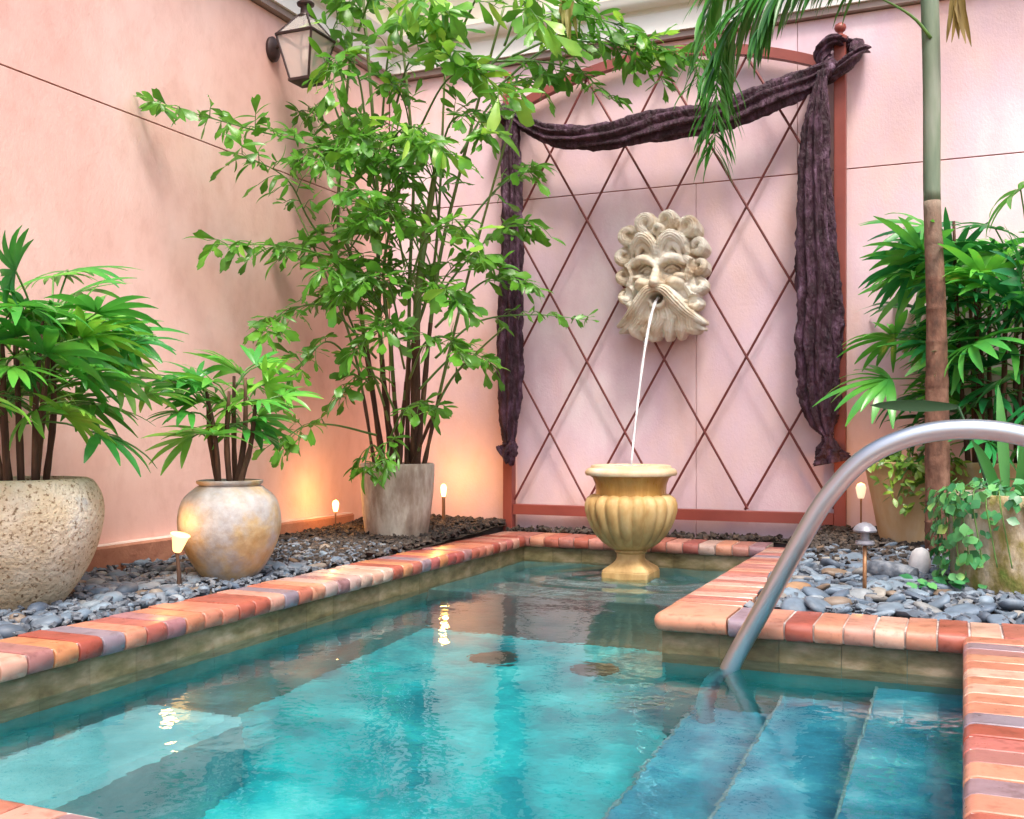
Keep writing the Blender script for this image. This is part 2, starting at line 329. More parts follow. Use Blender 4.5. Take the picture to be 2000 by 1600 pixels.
M['paving'] = pmat('brick_paving', [(0.3,(0.32,0.16,0.11)),(0.7,(0.42,0.24,0.17))], scale=3, rough=0.8, bump=0.3)

# water: refracting sheet with slow ripples
def water_mat():
    m, nt, N, L, B = new_mat('pool_water'); N.remove(B)
    g = N.new('ShaderNodeBsdfGlass'); g.inputs['IOR'].default_value = 1.33; g.inputs['Roughness'].default_value = 0.0
    g.inputs['Color'].default_value = (0.90,0.99,0.99,1)
    geo = N.new('ShaderNodeNewGeometry')
    n1 = N.new('ShaderNodeTexNoise'); n1.inputs['Scale'].default_value = 7; n1.inputs['Detail'].default_value = 3
    n2 = N.new('ShaderNodeTexNoise'); n2.inputs['Scale'].default_value = 28; n2.inputs['Detail'].default_value = 2
    L.new(geo.outputs['Position'], n1.inputs['Vector']); L.new(geo.outputs['Position'], n2.inputs['Vector'])
    b1 = N.new('ShaderNodeBump'); b1.inputs['Strength'].default_value = 0.5; b1.inputs['Distance'].default_value = 0.0042
    b2 = N.new('ShaderNodeBump'); b2.inputs['Strength'].default_value = 0.4; b2.inputs['Distance'].default_value = 0.0012
    L.new(n1.outputs['Fac'], b1.inputs['Height']); L.new(n2.outputs['Fac'], b2.inputs['Height']); L.new(b1.outputs[0], b2.inputs['Normal'])
    L.new(b2.outputs[0], g.inputs['Normal'])
    L.new(g.outputs[0], N['Material Output'].inputs['Surface'])
    return m
M['water'] = water_mat()
def jet_mat():
    m, nt, N, L, B = new_mat('falling_water')
    B.inputs['Base Color'].default_value = (0.92,0.93,0.95,1); B.inputs['Roughness'].default_value = 0.12
    B.inputs['Transmission Weight'].default_value = 0.55; B.inputs['IOR'].default_value = 1.33
    return m
M['jet'] = jet_mat()

# ================================================================== setting
PX0, PX1, PY0, PY1 = -1.98, 0.03, 1.02, 4.71        # pool opening
NX, NY = -0.77, 2.87                                # corner of the raised bed that stands into the pool
WX, WY = -2.90, 5.00                                # faces of the two walls
WTOP, REVEAL = 2.54, 1.83
CT = 0.115                                          # top of the coping

# ground sheet with an opening round the pool and the beds
g = MB(); E = 90.0; gz = 0.062
hx0, hx1, hy0, hy1 = -3.0, 1.6, 0.80, 5.1
for (a,b,c,d) in ((-E,E,-E,hy0),(-E,E,hy1,E),(-E,hx0,hy0,hy1),(hx1,E,hy0,hy1)):
    g.add([(a,c,gz),(b,c,gz),(b,d,gz),(a,d,gz)], [(0,1,2,3)])
tag(g.build('ground', M['paving']), kind='structure')

# pool basin
FZ = -0.80
basin = MB()
L_ = [(PX0,PY0),(PX1,PY0),(PX1,NY),(NX,NY),(NX,PY1),(PX0,PY1)]
n = len(L_)
basin.add([(x,y,0.06) for x,y in L_]+[(x,y,FZ) for x,y in L_], [(i,n+i,n+(i+1)%n,(i+1)%n) for i in range(n)])
basin.add([(PX0,PY0,FZ),(PX1,PY0,FZ),(PX1,NY,FZ),(NX,NY,FZ),(PX0,NY,FZ)], [(0,1,2,3,4)])
basin.add([(PX0,NY,FZ),(NX,NY,FZ),(NX,PY1,FZ),(PX0,PY1,FZ)], [(0,1,2,3)])
pool = basin.build('pool_basin', M['plaster']); pool.data.materials.append(M['pool_wall_shade'])
for p_ in pool.data.polygons[:n]: p_.material_index = 1
tag(pool, kind='structure')
e = 0.002
for k,(x0,x1,z) in enumerate(((-0.21,PX1-e,-0.17),(-0.45,-0.21,-0.34),(-0.69,-0.45,-0.51))):
    s = MB(); s.bbox(x0, x1, PY0+e, NY-e, FZ+e, z, 0.008)
    s.build('step', M['step'], pool)
    MB().bbox(x0+0.0005, x0+0.008, PY0+e*2, NY-e*2, z+0.0005, z+0.003, 0.001).build('step_nosing', M['nosing'], pool)
MB().bbox(PX0+e, -1.65, PY0+e, 2.15, FZ+e, -0.34, 0.03).build('bench', M['bench'], pool)
MB().bbox(PX0+e, NX-e, 3.70, PY1-e, FZ+e, -0.05, 0.012).build('shelf', M['shelf'], pool)
for (x,y) in ((-1.54,3.40),(-1.16,3.40)):
    d = MB(); d.lathe([(0.085,0),(0.085,0.012),(0.07,0.02),(0.02,0.024)], 24, (x,y,FZ+0.001)); d.build('drain_cover', M['drain'], pool, True, 40)
# waterline tiles
def tiles(p0, p1, nrm, z0=-0.11, z1=0.064, w=0.152):
    p0 = Vector((*p0,0)); p1 = Vector((*p1,0)); L = (p1-p0).length; k = max(1, round(L/w)); d = (p1-p0)/k; nv = Vector((*nrm,0))
    for i in range(k):
        a = p0 + d*i + d.normalized()*0.0006; b = p0 + d*(i+1) - d.normalized()*0.0006
        t = 0.008 + random.uniform(0,0.0015)
        q = [a+nv*e, b+nv*e, b+nv*t, a+nv*t]
        MB().add([(p.x,p.y,z0) for p in q]+[(p.x,p.y,z1) for p in q],
                 [(0,3,2,1),(4,5,6,7),(0,1,5,4),(1,2,6,5),(2,3,7,6),(3,0,4,7)]).build('waterline_tile', M['tile'], pool)
tiles((PX0,PY0),(PX0,PY1),(1,0)); tiles((PX0+.01,PY1),(NX-.01,PY1),(0,-1)); tiles((NX,NY),(NX,PY1),(-1,0))
tiles((NX-.008,NY),(PX1,NY),(0,-1)); tiles((PX1,PY0),(PX1,NY-.01),(-1,0)); tiles((PX0+.01,PY0),(PX1-.01,PY0),(0,1))

# water sheet (real ripples spread from the urn's foot)
UX, UY = -1.315, 4.33
def water_sheet():
    st = 0.02; xs = np.arange(PX0-0.0, PX1+st, st); ys = np.arange(PY0, PY1+st, st)
    xs[-1] = PX1; ys[-1] = PY1
    idx = {}; v = []; f = []
    for j,y in enumerate(ys):
        for i,x in enumerate(xs):
            if x > NX+0.05 and y > NY+0.05: continue
            r = math.hypot(x-UX, (y-UY)*1.0)
            a = 0.0055*math.exp(-max(0,r-0.12)*3.6)*math.sin(r*27 + 1.3*math.sin(3*math.atan2(y-UY,x-UX)))
            z = a + 0.0012*mnoise.noise(Vector((x*5,y*5,0)))
            idx[(i,j)] = len(v); v.append((x,y,z))
    for j in range(len(ys)-1):
        for i in range(len(xs)-1):
            q = [idx.get(k) for k in ((i,j),(i+1,j),(i+1,j+1),(i,j+1))]
            if None not in q: f.append(tuple(q))
    m = MB(); m.add(v, f)
    return tag(m.build('pool_water', M['water'], None, True), kind='structure')
water_sheet()

# ---- coping of bullnose bricks
BW, BG, BL, BT = 0.0705, 0.0045, 0.212, 0.052
def brick_mesh(L, w=BW, lip=True):
    pr = [(0.020,0.0),(0.010,-0.0025),(0.003,-0.009),(0.0,-0.020),(0.001,-0.038),(0.007,-0.048),(0.020,-BT),(L,-BT),(L,-0.003),(L-0.003,0.0)] if lip else \
         [(0.003,0.0),(0,-0.003),(0,-BT),(L,-BT),(L,-0.003),(L-0.003,0.0)]
    h = w/2; b = 0.0018; m = len(pr); cy_ = sum(p[0] for p in pr)/m; cz_ = -BT/2
    def ring(x, s):
        return [(x, p[0]+(b if p[0] < 0.03 else -b)*s*0.6, p[1]+(-b if p[1] > cz_ else b)*s) for p in pr]
    vv = ring(-h,1)+ring(-h+b,0)+ring(h-b,0)+ring(h,1); ff = [tuple(range(m)), tuple(3*m+i for i in range(m-1,-1,-1))]
    for r in range(3):
        for i in range(m):
            j = (i+1) % m
            ff.append((r*m+i, (r+1)*m+i, (r+1)*m+j, r*m+j))
    return MB().add(vv, ff).mesh('brick', M['brick'], True, 33)
brick_long = brick_mesh(BL); 
cop = MB()
def mortar_strip(x0,x1,y0,y1,side):
    z0, z1 = CT-BT+0.006, CT-0.004; i = 0.007
    a = [x0,x1,y0,y1]
    if side == '+x': a[1] -= 0.010
    if side == '-x': a[0] += 0.010
    if side == '-y': a[2] += 0.010
    if side == '+y': a[3] -= 0.010
    cop.box(*a, z0, z1)
mortar_strip(-2.162,-1.95,1.26,4.68,'+x'); mortar_strip(-2.162,-0.802,4.684,4.892,'-y'); mortar_strip(-0.80,-0.590,3.045,4.68,'-x')
mortar_strip(-0.588,1.5,2.83,3.042,'-y'); mortar_strip(0.0,0.62,1.26,2.826,'-x'); mortar_strip(-2.162,1.0,0.842,1.054,'+y')
coping = tag(cop.build('pool_coping', M['mortar']), kind='structure')
def place_brick(me, x, y, ang, dz=0.0):
    o = link('brick', me, coping)
    o.location = (x, y, CT+dz+random.uniform(-0.0012,0.0012)); o.rotation_euler = (random.uniform(-.008,.008), random.uniform(-.008,.008), ang+random.uniform(-.008,.008))
P_ = BW+BG
def run(a, b): 
    k = int((b-a)/P_); p = (b-a)/k; return [a+p*(i+.5) for i in range(k)]
for y in run(1.06,4.68): place_brick(brick_long, -1.95, y, R(90))            # lip faces +x
for x in run(-2.16,-0.80): place_brick(brick_long, x, 4.68, 0)               # lip faces -y
for y in run(3.046,4.68): place_brick(brick_long, -0.80, y, R(-90))          # lip faces -x
for x in run(-0.588,1.45): place_brick(brick_long, x, 2.83, 0)
brick_deck = brick_mesh(0.30)
brick_plain = brick_mesh(0.30, lip=False)
for y in run(1.06,2.826):
    place_brick(brick_deck, 0.0, y, R(-90)); place_brick(brick_plain, 0.307, y, R(-90))
for x in run(-1.94,0.6): place_brick(brick_long, x, 1.05, R(180))
# corner brick: bullnose on two sides
def corner_brick():
    S = BL-0.004; pr = [(0.024,0.0),(0.012,-0.0025),(0.004,-0.010),(0.0,-0.022),(0.002,-0.036),(0.010,-0.047),(0.026,-BT)]
    vv = []; 
    for (o_,z) in pr:
        r = max(0.002, 0.03-o_)
        arc = [(o_+r-r*math.sin(a), o_+r-r*math.cos(a)) for a in [R(0),R(30),R(60),R(90)]]
        vv += [(S,o_,z)] + [(x,y,z) for x,y in arc] + [(o_,S,z),(S,S,z)]
    k = 7; ff = []
    for r in range(len(pr)-1):
        for i in range(k):
            j = (i+1)%k; ff.append((r*k+i,(r+1)*k+i,(r+1)*k+j,r*k+j))
    ff.append(tuple(range(k))); ff.append(tuple((len(pr)-1)*k+i for i in range(k-1,-1,-1)))
    return MB().add(vv,ff).mesh('brick', M['brick'], True, 33)
o = link('brick', corner_brick(), coping); o.location = (-0.80,2.83,CT)

# ---- planting beds
def bed_height_left(x,y): return 0.098 + 0.022*max(0,min(1,(y-2.2)/1.8)) + 0.03*max(0,min(1,(y-3.8)/1.0)) + 0.012*max(0,(-2.2-x))
def bed_height_right(x,y): return 0.100 + 0.075*max(0,min(1,(y-3.15)/1.3))
def bed(name, x0,x1,y0,y1,hf,step=0.04):
    xs = np.linspace(x0,x1,max(2,int((x1-x0)/step)+1)); ys = np.linspace(y0,y1,max(2,int((y1-y0)/step)+1))
    v = [(x,y,hf(x,y)-0.006+0.008*mnoise.noise(Vector((x*9,y*9,3)))) for y in ys for x in xs]; w = len(xs)
    f = [(j*w+i,j*w+i+1,(j+1)*w+i+1,(j+1)*w+i) for j in range(len(ys)-1) for i in range(w-1)]
    return tag(MB().add(v,f).build(name, M['soil'], None, True), kind='structure')
left_bed = bed('stone_bed', -2.95,-2.155,0.85,5.05,bed_height_left)
back_bed = bed('mulch_strip', -2.154,-0.592,4.885,5.05,lambda x,y:0.118)
right_bed = bed('stone_bed', -0.595,1.55,3.035,5.05,bed_height_right)

# stones: a handful of shared shapes
def stone_mesh(kind, seed):
    rs = np.random.RandomState(seed)
    import bmesh
    bm = bmesh.new(); bmesh.ops.create_icosphere(bm, subdivisions=2 if kind != 'slab' else 2, radius=1.0)
    sx, sy, sz = (1.0, rs.uniform(.62,.9), rs.uniform(.36,.55)) if kind == 'pebble' else (1.0, rs.uniform(.5,.85), rs.uniform(.16,.28))
    off = Vector((seed*3.1,seed*1.7,0))
    for v in bm.verts:
        p = v.co.copy()
        d = 1 + 0.10*mnoise.noise(p*1.1+off) + (0.16*mnoise.noise(p*2.1+off) if kind == 'slab' else 0.02*mnoise.noise(p*3+off))
        p = p*d
        pw = 0.75 if kind == 'slab' else 0.9
        p = Vector([math.copysign(abs(c)**pw, c) for c in p])
        v.co = (p.x*sx, p.y*sy, p.z*sz)
    me = bpy.data.meshes.new('stone'); bm.to_mesh(me); bm.free()
    me.materials.append(M['stone']); me.polygons.foreach_set('use_smooth',[True]*len(me.polygons))
    if kind == 'slab': me.set_sharp_from_angle(angle=R(42))
    return me
pebbles = [stone_mesh('pebble', s) for s in range(7)]
slabs = [stone_mesh('slab', 20+s) for s in range(9)]

# things standing in the beds keep stones away from their foot
FEET = []
def clear(x,y,r):
    return all((x-a)**2+(y-b)**2 > (r+c)**2 for a,b,c in FEET)

POTS = dict(speckled=(-2.575,2.265), jar=(-2.335,2.93), tall=(-2.42,4.25), moss=(0.135,3.66), clay=(-0.20,4.52), rear=(0.12,4.60))
FEET += [(-2.575,2.265,0.135),(-2.335,2.93,0.085),(-2.42,4.25,0.145),(0.135,3.66,0.165),(-0.20,4.52,0.11),(0.12,4.60,0.13),(-0.09,4.20,0.05)]

def stones(bed_o, pick, n, hf, area, size, tilt=0.25, tries=6000, spacing=0.62, lift=0.25, seed=1):
    rs = random.Random(seed); placed = []
    for _ in range(tries):
        if len(placed) >= n: break
        x = rs.uniform(area[0],area[1]); y = rs.uniform(area[2],area[3]); r = rs.uniform(*size)
        if not clear(x,y,r*0.55): continue
        if any((x-a)**2+(y-b)**2 < (spacing*(r+c))**2 for a,b,c in placed): continue
        placed.append((x,y,r))
        me = rs.choice(pick)
        o = link('stone', me, bed_o)
        o.scale = (r,r,r*rs.uniform(.9,1.2)); o.rotation_euler = (rs.gauss(0,tilt), rs.gauss(0,tilt), rs.uniform(0,6.28))
        o.location = (x, y, hf(x,y) + r*lift*rs.uniform(.6,1.3))
    return placed
# left bed: round pebbles at the near end, flatter stones further on
stones(left_bed, pebbles, 150, bed_height_left, (-2.78,-2.20,1.45,2.65), (0.024,0.05), 0.2, seed=2, spacing=0.70)
stones(left_bed, pebbles+slabs*2, 150, bed_height_left, (-2.80,-2.20,2.5,3.75), (0.024,0.046), 0.25, seed=3, spacing=0.74)
stones(right_bed, slabs*6+pebbles, 228, bed_height_right, (-0.555,0.70,3.075,3.85), (0.028,0.058), 0.24, seed=4, spacing=0.60)
stones(right_bed, slabs, 70, bed_height_right, (-0.56,0.2,3.7,4.3), (0.024,0.046), 0.3, seed=5, spacing=0.75)

def scatter_chips(name, mat, bed_o, hf, area, n, lrange, thick, seed, keep=lambda x,y:True, tilt=0.35):
    rs = random.Random(seed); m = MB()
    for _ in range(n):
        x = rs.uniform(area[0],area[1]); y = rs.uniform(area[2],area[3])
        if not keep(x,y) or not clear(x,y,0.004): continue
        l = rs.uniform(*lrange); w = l*rs.uniform(.3,.8); t = thick*rs.uniform(.5,1.4)
        M3 = (Matrix.Rotation(rs.uniform(0,6.28),3,'Z') @ Matrix.Rotation(rs.gauss(0,tilt),3,'X') @ Matrix.Rotation(rs.gauss(0,tilt),3,'Y'))
        c = Vector((x,y,hf(x,y)+rs.uniform(0.0,0.022)))
        pts = [(-l,-w*rs.uniform(.4,1)),( l*rs.uniform(.2,1),-w),( l,w*rs.uniform(.3,1)),(-l*rs.uniform(.3,1),w)]
        vv = [c + M3@Vector((a/2,b/2,-t/2)) for a,b in pts]+[c + M3@Vector((a*.45,b*.45,t/2)) for a,b in pts]
        m.add(vv, [(0,3,2,1),(4,5,6,7),(0,1,5,4),(1,2,6,5),(2,3,7,6),(3,0,4,7)])
    return tag(m.build(name, mat, bed_o), kind='stuff')
scatter_chips('slate_chips', M['slate_chips'], left_bed, bed_height_left, (-2.84,-2.17,1.4,3.9), 3000, (0.012,0.04), 0.008, 31)
scatter_chips('bark_mulch', M['mulch'], left_bed, bed_height_left, (-2.86,-2.17,3.2,4.96), 6500, (0.012,0.045), 0.008, 32, keep=lambda x,y: y > 3.2+random.random()*0.7)
scatter_chips('bark_mulch', M['mulch'], back_bed, lambda x,y:0.112, (-2.15,-0.6,4.90,4.99), 420, (0.012,0.045), 0.012, 33, tilt=0.5)
scatter_chips('slate_chips', M['slate_chips'], right_bed, bed_height_right, (-0.57,1.0,3.06,4.2), 2200, (0.012,0.042), 0.008, 34)
scatter_chips('bark_mulch', M['mulch'], right_bed, bed_height_right, (-0.57,1.0,3.75,4.98), 4200, (0.012,0.045), 0.009, 35, keep=lambda x,y: y > 3.75+random.random()*0.45)

# ---- walls
def wall_panels(wall, rects, mat, face):
    for (a0,a1,z0,z1) in rects:
        g_ = 0.003; gv = 0.0012
        if face == 'x': MB().bbox(WX-0.02, WX, a0+gv, a1-gv, z0+g_, z1-g_, 0.0015).build('panel', mat, wall)
        else: MB().bbox(a0+gv, a1-gv, WY, WY+0.02, z0+g_, z1-g_, 0.002).build('panel', mat, wall)
lw = empty('courtyard_wall', (WX-0.1, 2.5, 0), 'salmon pink stucco wall carrying the lantern beside the two round pots', 'wall')
MB().box(WX-0.25, WX-0.008, -3.0, 5.25, -0.05, WTOP).build('wall_core', M['joint'], lw)
wall_panels(lw, [(-2.98,1.0,0.0,REVEAL),(1.0,4.998,0.0,REVEAL),(-2.98,1.0,REVEAL,WTOP),(1.0,4.998,REVEAL,WTOP)], M['pink'], 'x')
lg = MB(); 
ys = np.linspace(0.2,4.55,60); vv=[]; 
for y in ys:
    d = 0.055+0.006*mnoise.noise(Vector((y*4,0,7))); zt = 0.212+0.004*mnoise.noise(Vector((y*6,2,7)))
    vv += [(WX+0.001,y,0.05),(WX+d,y,0.05),(WX+d,y,zt-0.012),(WX+d-0.008,y,zt-0.003)]
lg.add(vv, [(i*4+k,i*4+k+1,(i+1)*4+k+1,(i+1)*4+k) for i in range(59) for k in (0,1,2)])
lg.build('ledge', M['ledge'], lw)
lt = MB(); vv=[]
for y in ys:
    d = 0.055+0.006*mnoise.noise(Vector((y*4,0,7))); zt = 0.212+0.004*mnoise.noise(Vector((y*6,2,7)))
    vv += [(WX+0.001,y,zt),(WX+d-0.012,y,zt),(WX+d-0.003,y,zt-0.009)]
lt.add(vv, [(i*3+k,i*3+k+1,(i+1)*3+k+1,(i+1)*3+k) for i in range(59) for k in (0,1)])
lt.build('ledge_cap', M['ledge_top'], lw)

bw = empty('courtyard_wall', (-0.5, WY+0.1, 0), 'lilac pink panelled wall behind the trellis and the stone face', 'wall')
MB().box(WX-0.2, 3.5, WY+0.008, WY+0.25, -0.05, WTOP).build('wall_core', M['joint'], bw)
JX, JX2 = -1.19, -0.71
wall_panels(bw, [(WX+0.002,JX,0.0,REVEAL),(JX,1.35,0.0,REVEAL),(1.35,3.45,0.0,REVEAL),(WX+0.002,JX2,REVEAL,WTOP),(JX2,3.45,REVEAL,WTOP)], M['pink2'], 'y')
# cornice on top of both walls: drip strip, fascia, half-round gutter, upper board
def cornice(wall, face):
    def prism(prof, mat, name, smooth=False):
        m = MB(); k = len(prof)
        if face == 'y': a = [(WX+d, WY-d, z) for d,z in prof]; b = [(3.5, WY-d, z) for d,z in prof]
        else: a = [(WX+d, -3.0, z) for d,z in prof]; b = [(WX+d, WY-d, z) for d,z in prof]
        m.add(a+b, [(i,(i+1)%k,k+(i+1)%k,k+i) for i in range(k)]+[tuple(range(k-1,-1,-1)),tuple(range(k,2*k))])
        return m.build(name, mat, wall, smooth, 35)
    t = WTOP
    prism([(-0.15,t+0.001),(0.035,t+0.001),(0.035,t+0.03),(-0.15,t+0.03)], M['grey_trim'], 'drip_strip')
    prism([(-0.15,t+0.031),(0.05,t+0.031),(0.05,t+0.13),(0.058,t+0.14),(-0.15,t+0.14)], M['white_trim'], 'fascia')
    arc = [(0.07+0.045*math.cos(a), t+0.19+0.045*math.sin(a)) for a in [R(q) for q in range(-180,1,20)]]
    prism([(-0.15,t+0.141),(0.06,t+0.141),(0.068,t+0.15)]+[p for p in arc if p[0]>0.07]+[(0.12,t+0.20),(-0.15,t+0.20)], M['white_trim'], 'gutter', True)
    prism([(-0.15,t+0.201),(0.03,t+0.201),(0.03,t+0.42),(0.06,t+0.43),(0.06,t+0.50),(-0.15,t+0.50)], M['cream'], 'upper_board')
    prism([(-0.15,t+0.501),(0.16,t+0.501),(0.17,t+0.53),(-0.15,t+0.62)], M['cream'], 'roof_edge')
cornice(bw,'y'); cornice(lw,'x')

# ================================================================== things
# ---- trellis
TY = 4.945; TX0, TX1 = -2.155, -0.512
tr = empty('garden_trellis', ((TX0+TX1)/2, TY, 0.12), 'rust red metal trellis with diamond lattice and arched top', 'trellis')
for x in (TX0, TX1):
    p = MB().bbox(x-0.026, x+0.026, TY-0.026, TY+0.026, 0.08, 2.40, 0.003).build('post', M['iron'], tr)
    f = MB(); f.bbox(x-0.032,x+0.032,TY-0.032,TY+0.032,2.401,2.415,0.003)
    f.lathe([(0.036,0.015),(0.018,0.028),(0.012,0.034),(0.012,0.040),(0.022,0.048),(0.027,0.060),(0.023,0.074),(0.010,0.083),(0.001,0.085)], 20, (x,TY,2.40), cap0=False)
    f.build('finial', M['iron'], p, True, 40)
MB().bbox(TX0+0.0265, TX1-0.0265, TY-0.02, TY+0.02, 0.200, 0.252, 0.003).build('bottom_rail', M['iron'], tr)
def arch_z(x):
    s = (x-TX0)/(TX1-TX0); return 2.265 + 0.20*math.sin(math.pi*s)**0.8
m = MB(); k = 40; vv=[]
for i in range(k+1):
    x = lerp(TX0+0.0265, TX1-0.0265, i/k); z = arch_z(x)
    vv += [(x,TY-0.02,z-0.024),(x,TY+0.02,z-0.024),(x,TY+0.02,z+0.024),(x,TY-0.02,z+0.024)]
m.add(vv, [(i*4+q,i*4+(q+1)%4,(i+1)*4+(q+1)%4,(i+1)*4+q) for i in range(k) for q in range(4)]+[(3,2,1,0),(k*4,k*4+1,k*4+2,k*4+3)])
m.build('arched_rail', M['iron'], tr, True, 40)
LX0, LX1, dxn, dzn, zA = TX0+0.0265, TX1-0.0265, 0.19875, 0.354, 0.272
for sgn in (1,-1):
    for q in range(-16, 30):
        # rods pass through nodes x = LX0+dxn*k, z = zA+dzn*(k*sgn + 2q)
        zf = lambda x: zA + dzn*(sgn*(x-LX0)/dxn + 2*q)
        xs = np.linspace(LX0, LX1, 400); ok = [x for x in xs if 0.253 <= zf(x) <= arch_z(x)-0.02]
        if len(ok) < 14: continue
        a, b = ok[0], ok[-1]; yo = TY + (0.0062 if sgn > 0 else -0.0062)
        MB().tube([(a,yo,zf(a)),(b,yo,zf(b))], 0.006, 8).build('rod', M['rod'], tr, True, 60)

# ---- plum cloth
dr = empty('draped_scarf', (TX1, TY, 0.5), 'dark plum crinkled cloth knotted on the trellis posts and hanging down', 'drape')
def cloth_tube(ctrl, widths, thick, name, n=90, k=44, pleats=7, twist=2.0, amp=0.30, seed=0, up=Vector((0,1,0))):
    """gathered cloth: an oblong section with running pleats"""
    P = spline(ctrl, n); m = MB(); vv=[]; ff=[]
    for i,p in enumerate(P):
        s = i/(n-1); t = (P[min(i+1,n-1)]-P[max(i-1,0)]).normalized()
        nrm = (up - t*up.dot(t)).normalized(); side = t.cross(nrm)
        w = np.interp(s, [a for a,_ in widths], [b for _,b in widths]); th = np.interp(s, [a for a,_ in thick], [b for _,b in thick])
        for q in range(k):
            a = 2*math.pi*q/k
            z = 1 + 0.20*(0.5-abs(mnoise.noise(Vector((math.cos(a)*5,math.sin(a)*5,s*34+seed))))) + 0.12*mnoise.noise(Vector((math.cos(a)*11,math.sin(a)*11,s*70+seed))) + amp*math.sin(pleats*a + twist*math.sin(s*5+seed) + 1.5*mnoise.noise(Vector((s*7,a,seed)))) * 0.7 \
                  + 0.20*mnoise.noise(Vector((math.cos(a)*1.6,math.sin(a)*1.6,s*9+seed*5))) + 0.14*mnoise.noise(Vector((math.cos(a)*4,math.sin(a)*4,s*26+seed)))
            vv.append(p + side*(w*z*math.cos(a)) + nrm*(th*z*math.sin(a)))
    for i in range(n-1):
        for q in range(k):
            j=(q+1)%k; ff.append((i*k+q,i*k+j,(i+1)*k+j,(i+1)*k+q))
    ff += [tuple(range(k-1,-1,-1)), tuple((n-1)*k+q for q in range(k))]
    m.add(vv,ff); return m.build(name, M['fabric'], dr, True)
CY = 4.865
sw = [at(1000,225,CY), at(1030,245,CY), at(1090,266,CY-.02), at(1180,268,CY-.03), at(1290,245,CY-.03), at(1400,228,CY-.03), at(1490,196,CY-.02), at(1570,160,CY), at(1612,132,CY)]
cloth_tube(sw, [(0,.024),(.12,.030),(.3,.046),(.5,.058),(.7,.056),(.85,.052),(.94,.036),(1,.022)], [(0,.022),(.3,.036),(.7,.036),(1,.022)], 'swag', pleats=8, twist=6, seed=1, n=130, k=72, amp=0.42)
rp = [at(1606,140,CY-.015), at(1598,200,CY-.015), at(1592,300,CY), at(1594,450,CY), at(1600,600,CY), at(1598,720,CY), at(1606,810,CY), at(1616,850,CY)]
cloth_tube(rp, [(0,.020),(.08,.024),(.25,.050),(.45,.070),(.62,.080),(.8,.070),(.93,.040),(1,.018)], [(0,.02),(.3,.034),(.7,.04),(1,.02)], 'hanging_end', pleats=11, twist=1.0, seed=2, n=150, k=88, amp=0.40)
rt = [at(1616,848,CY), at(1618,862,CY), at(1620,885,CY), at(1624,905,CY)]
cloth_tube(rt, [(0,.018),(.3,.022),(.7,.055),(1,.068)], [(0,.016),(1,.03)], 'tail_tuft', n=30, k=44, pleats=5, amp=0.5, seed=3)
lp = [at(1002,225,CY), at(998,300,CY), at(1000,420,CY), at(1000,480,CY), at(997,600,CY), at(996,700,CY), at(995,800,CY), at(994,862,CY)]
cloth_tube(lp, [(0,.03),(.08,.034),(.2,.045),(.4,.043),(.55,.05),(.75,.058),(.9,.04),(1,.026)], [(0,.03),(.5,.034),(1,.022)], 'hanging_end', pleats=8, twist=0.8, seed=4, n=130, k=64, amp=0.38)
lt_ = [at(994,860,CY), at(995,872,CY), at(990,886,CY), at(983,892,CY)]
cloth_tube(lt_, [(0,.026),(.5,.04),(1,.05)], [(0,.02),(1,.026)], 'tail_tuft', n=24, k=36, pleats=4, amp=0.4, seed=5)
def knot(c, s, seed, name='knot'):
    m = MB(); rs = random.Random(seed)
    for q in range(3):
        pts = []
        ph = rs.uniform(0,6.28); tl = rs.uniform(-.6,.6)
        for i in range(18):
            a = 2*math.pi*i/17
            v = Vector((math.cos(a)*s, math.sin(a)*s*0.75-0.0, math.sin(a+ph)*s*0.65))
            v = Matrix.Rotation(tl,3,'Y') @ Matrix.Rotation(q*0.9,3,'X') @ v
            pts.append(c+v)
        m.tube(pts, [0.024*(1+.25*math.sin(3*i+q)) for i in range(18)], 12)
    return m.build(name, M['fabric'], dr, True)
knot(Vector((TX0+0.005,TY-0.03,2.245)), 0.07, 3); knot(Vector((TX1-0.055,TY-0.055,2.245)), 0.036, 4)
# the bow loops round the right post
bl = spline([(TX1-0.05,TY-0.055,2.24),(TX1-0.075,TY-0.06,2.33),(TX1-0.03,TY-0.055,2.385),(TX1+0.01,TY+0.035,2.39),(TX1+0.075,TY+0.02,2.38),(TX1+0.085,TY-0.04,2.325),(TX1+0.03,TY-0.07,2.265),(TX1-0.045,TY-0.06,2.225)], 50)
cloth_tube(bl[::5]+[bl[-1]], [(0,.024),(.3,.040),(.5,.030),(.7,.042),(1,.022)], [(0,.018),(.5,.022),(1,.018)], 'bow_loop', n=70, k=44, pleats=6, amp=0.4, seed=7, up=Vector((0.1,0.3,1)))

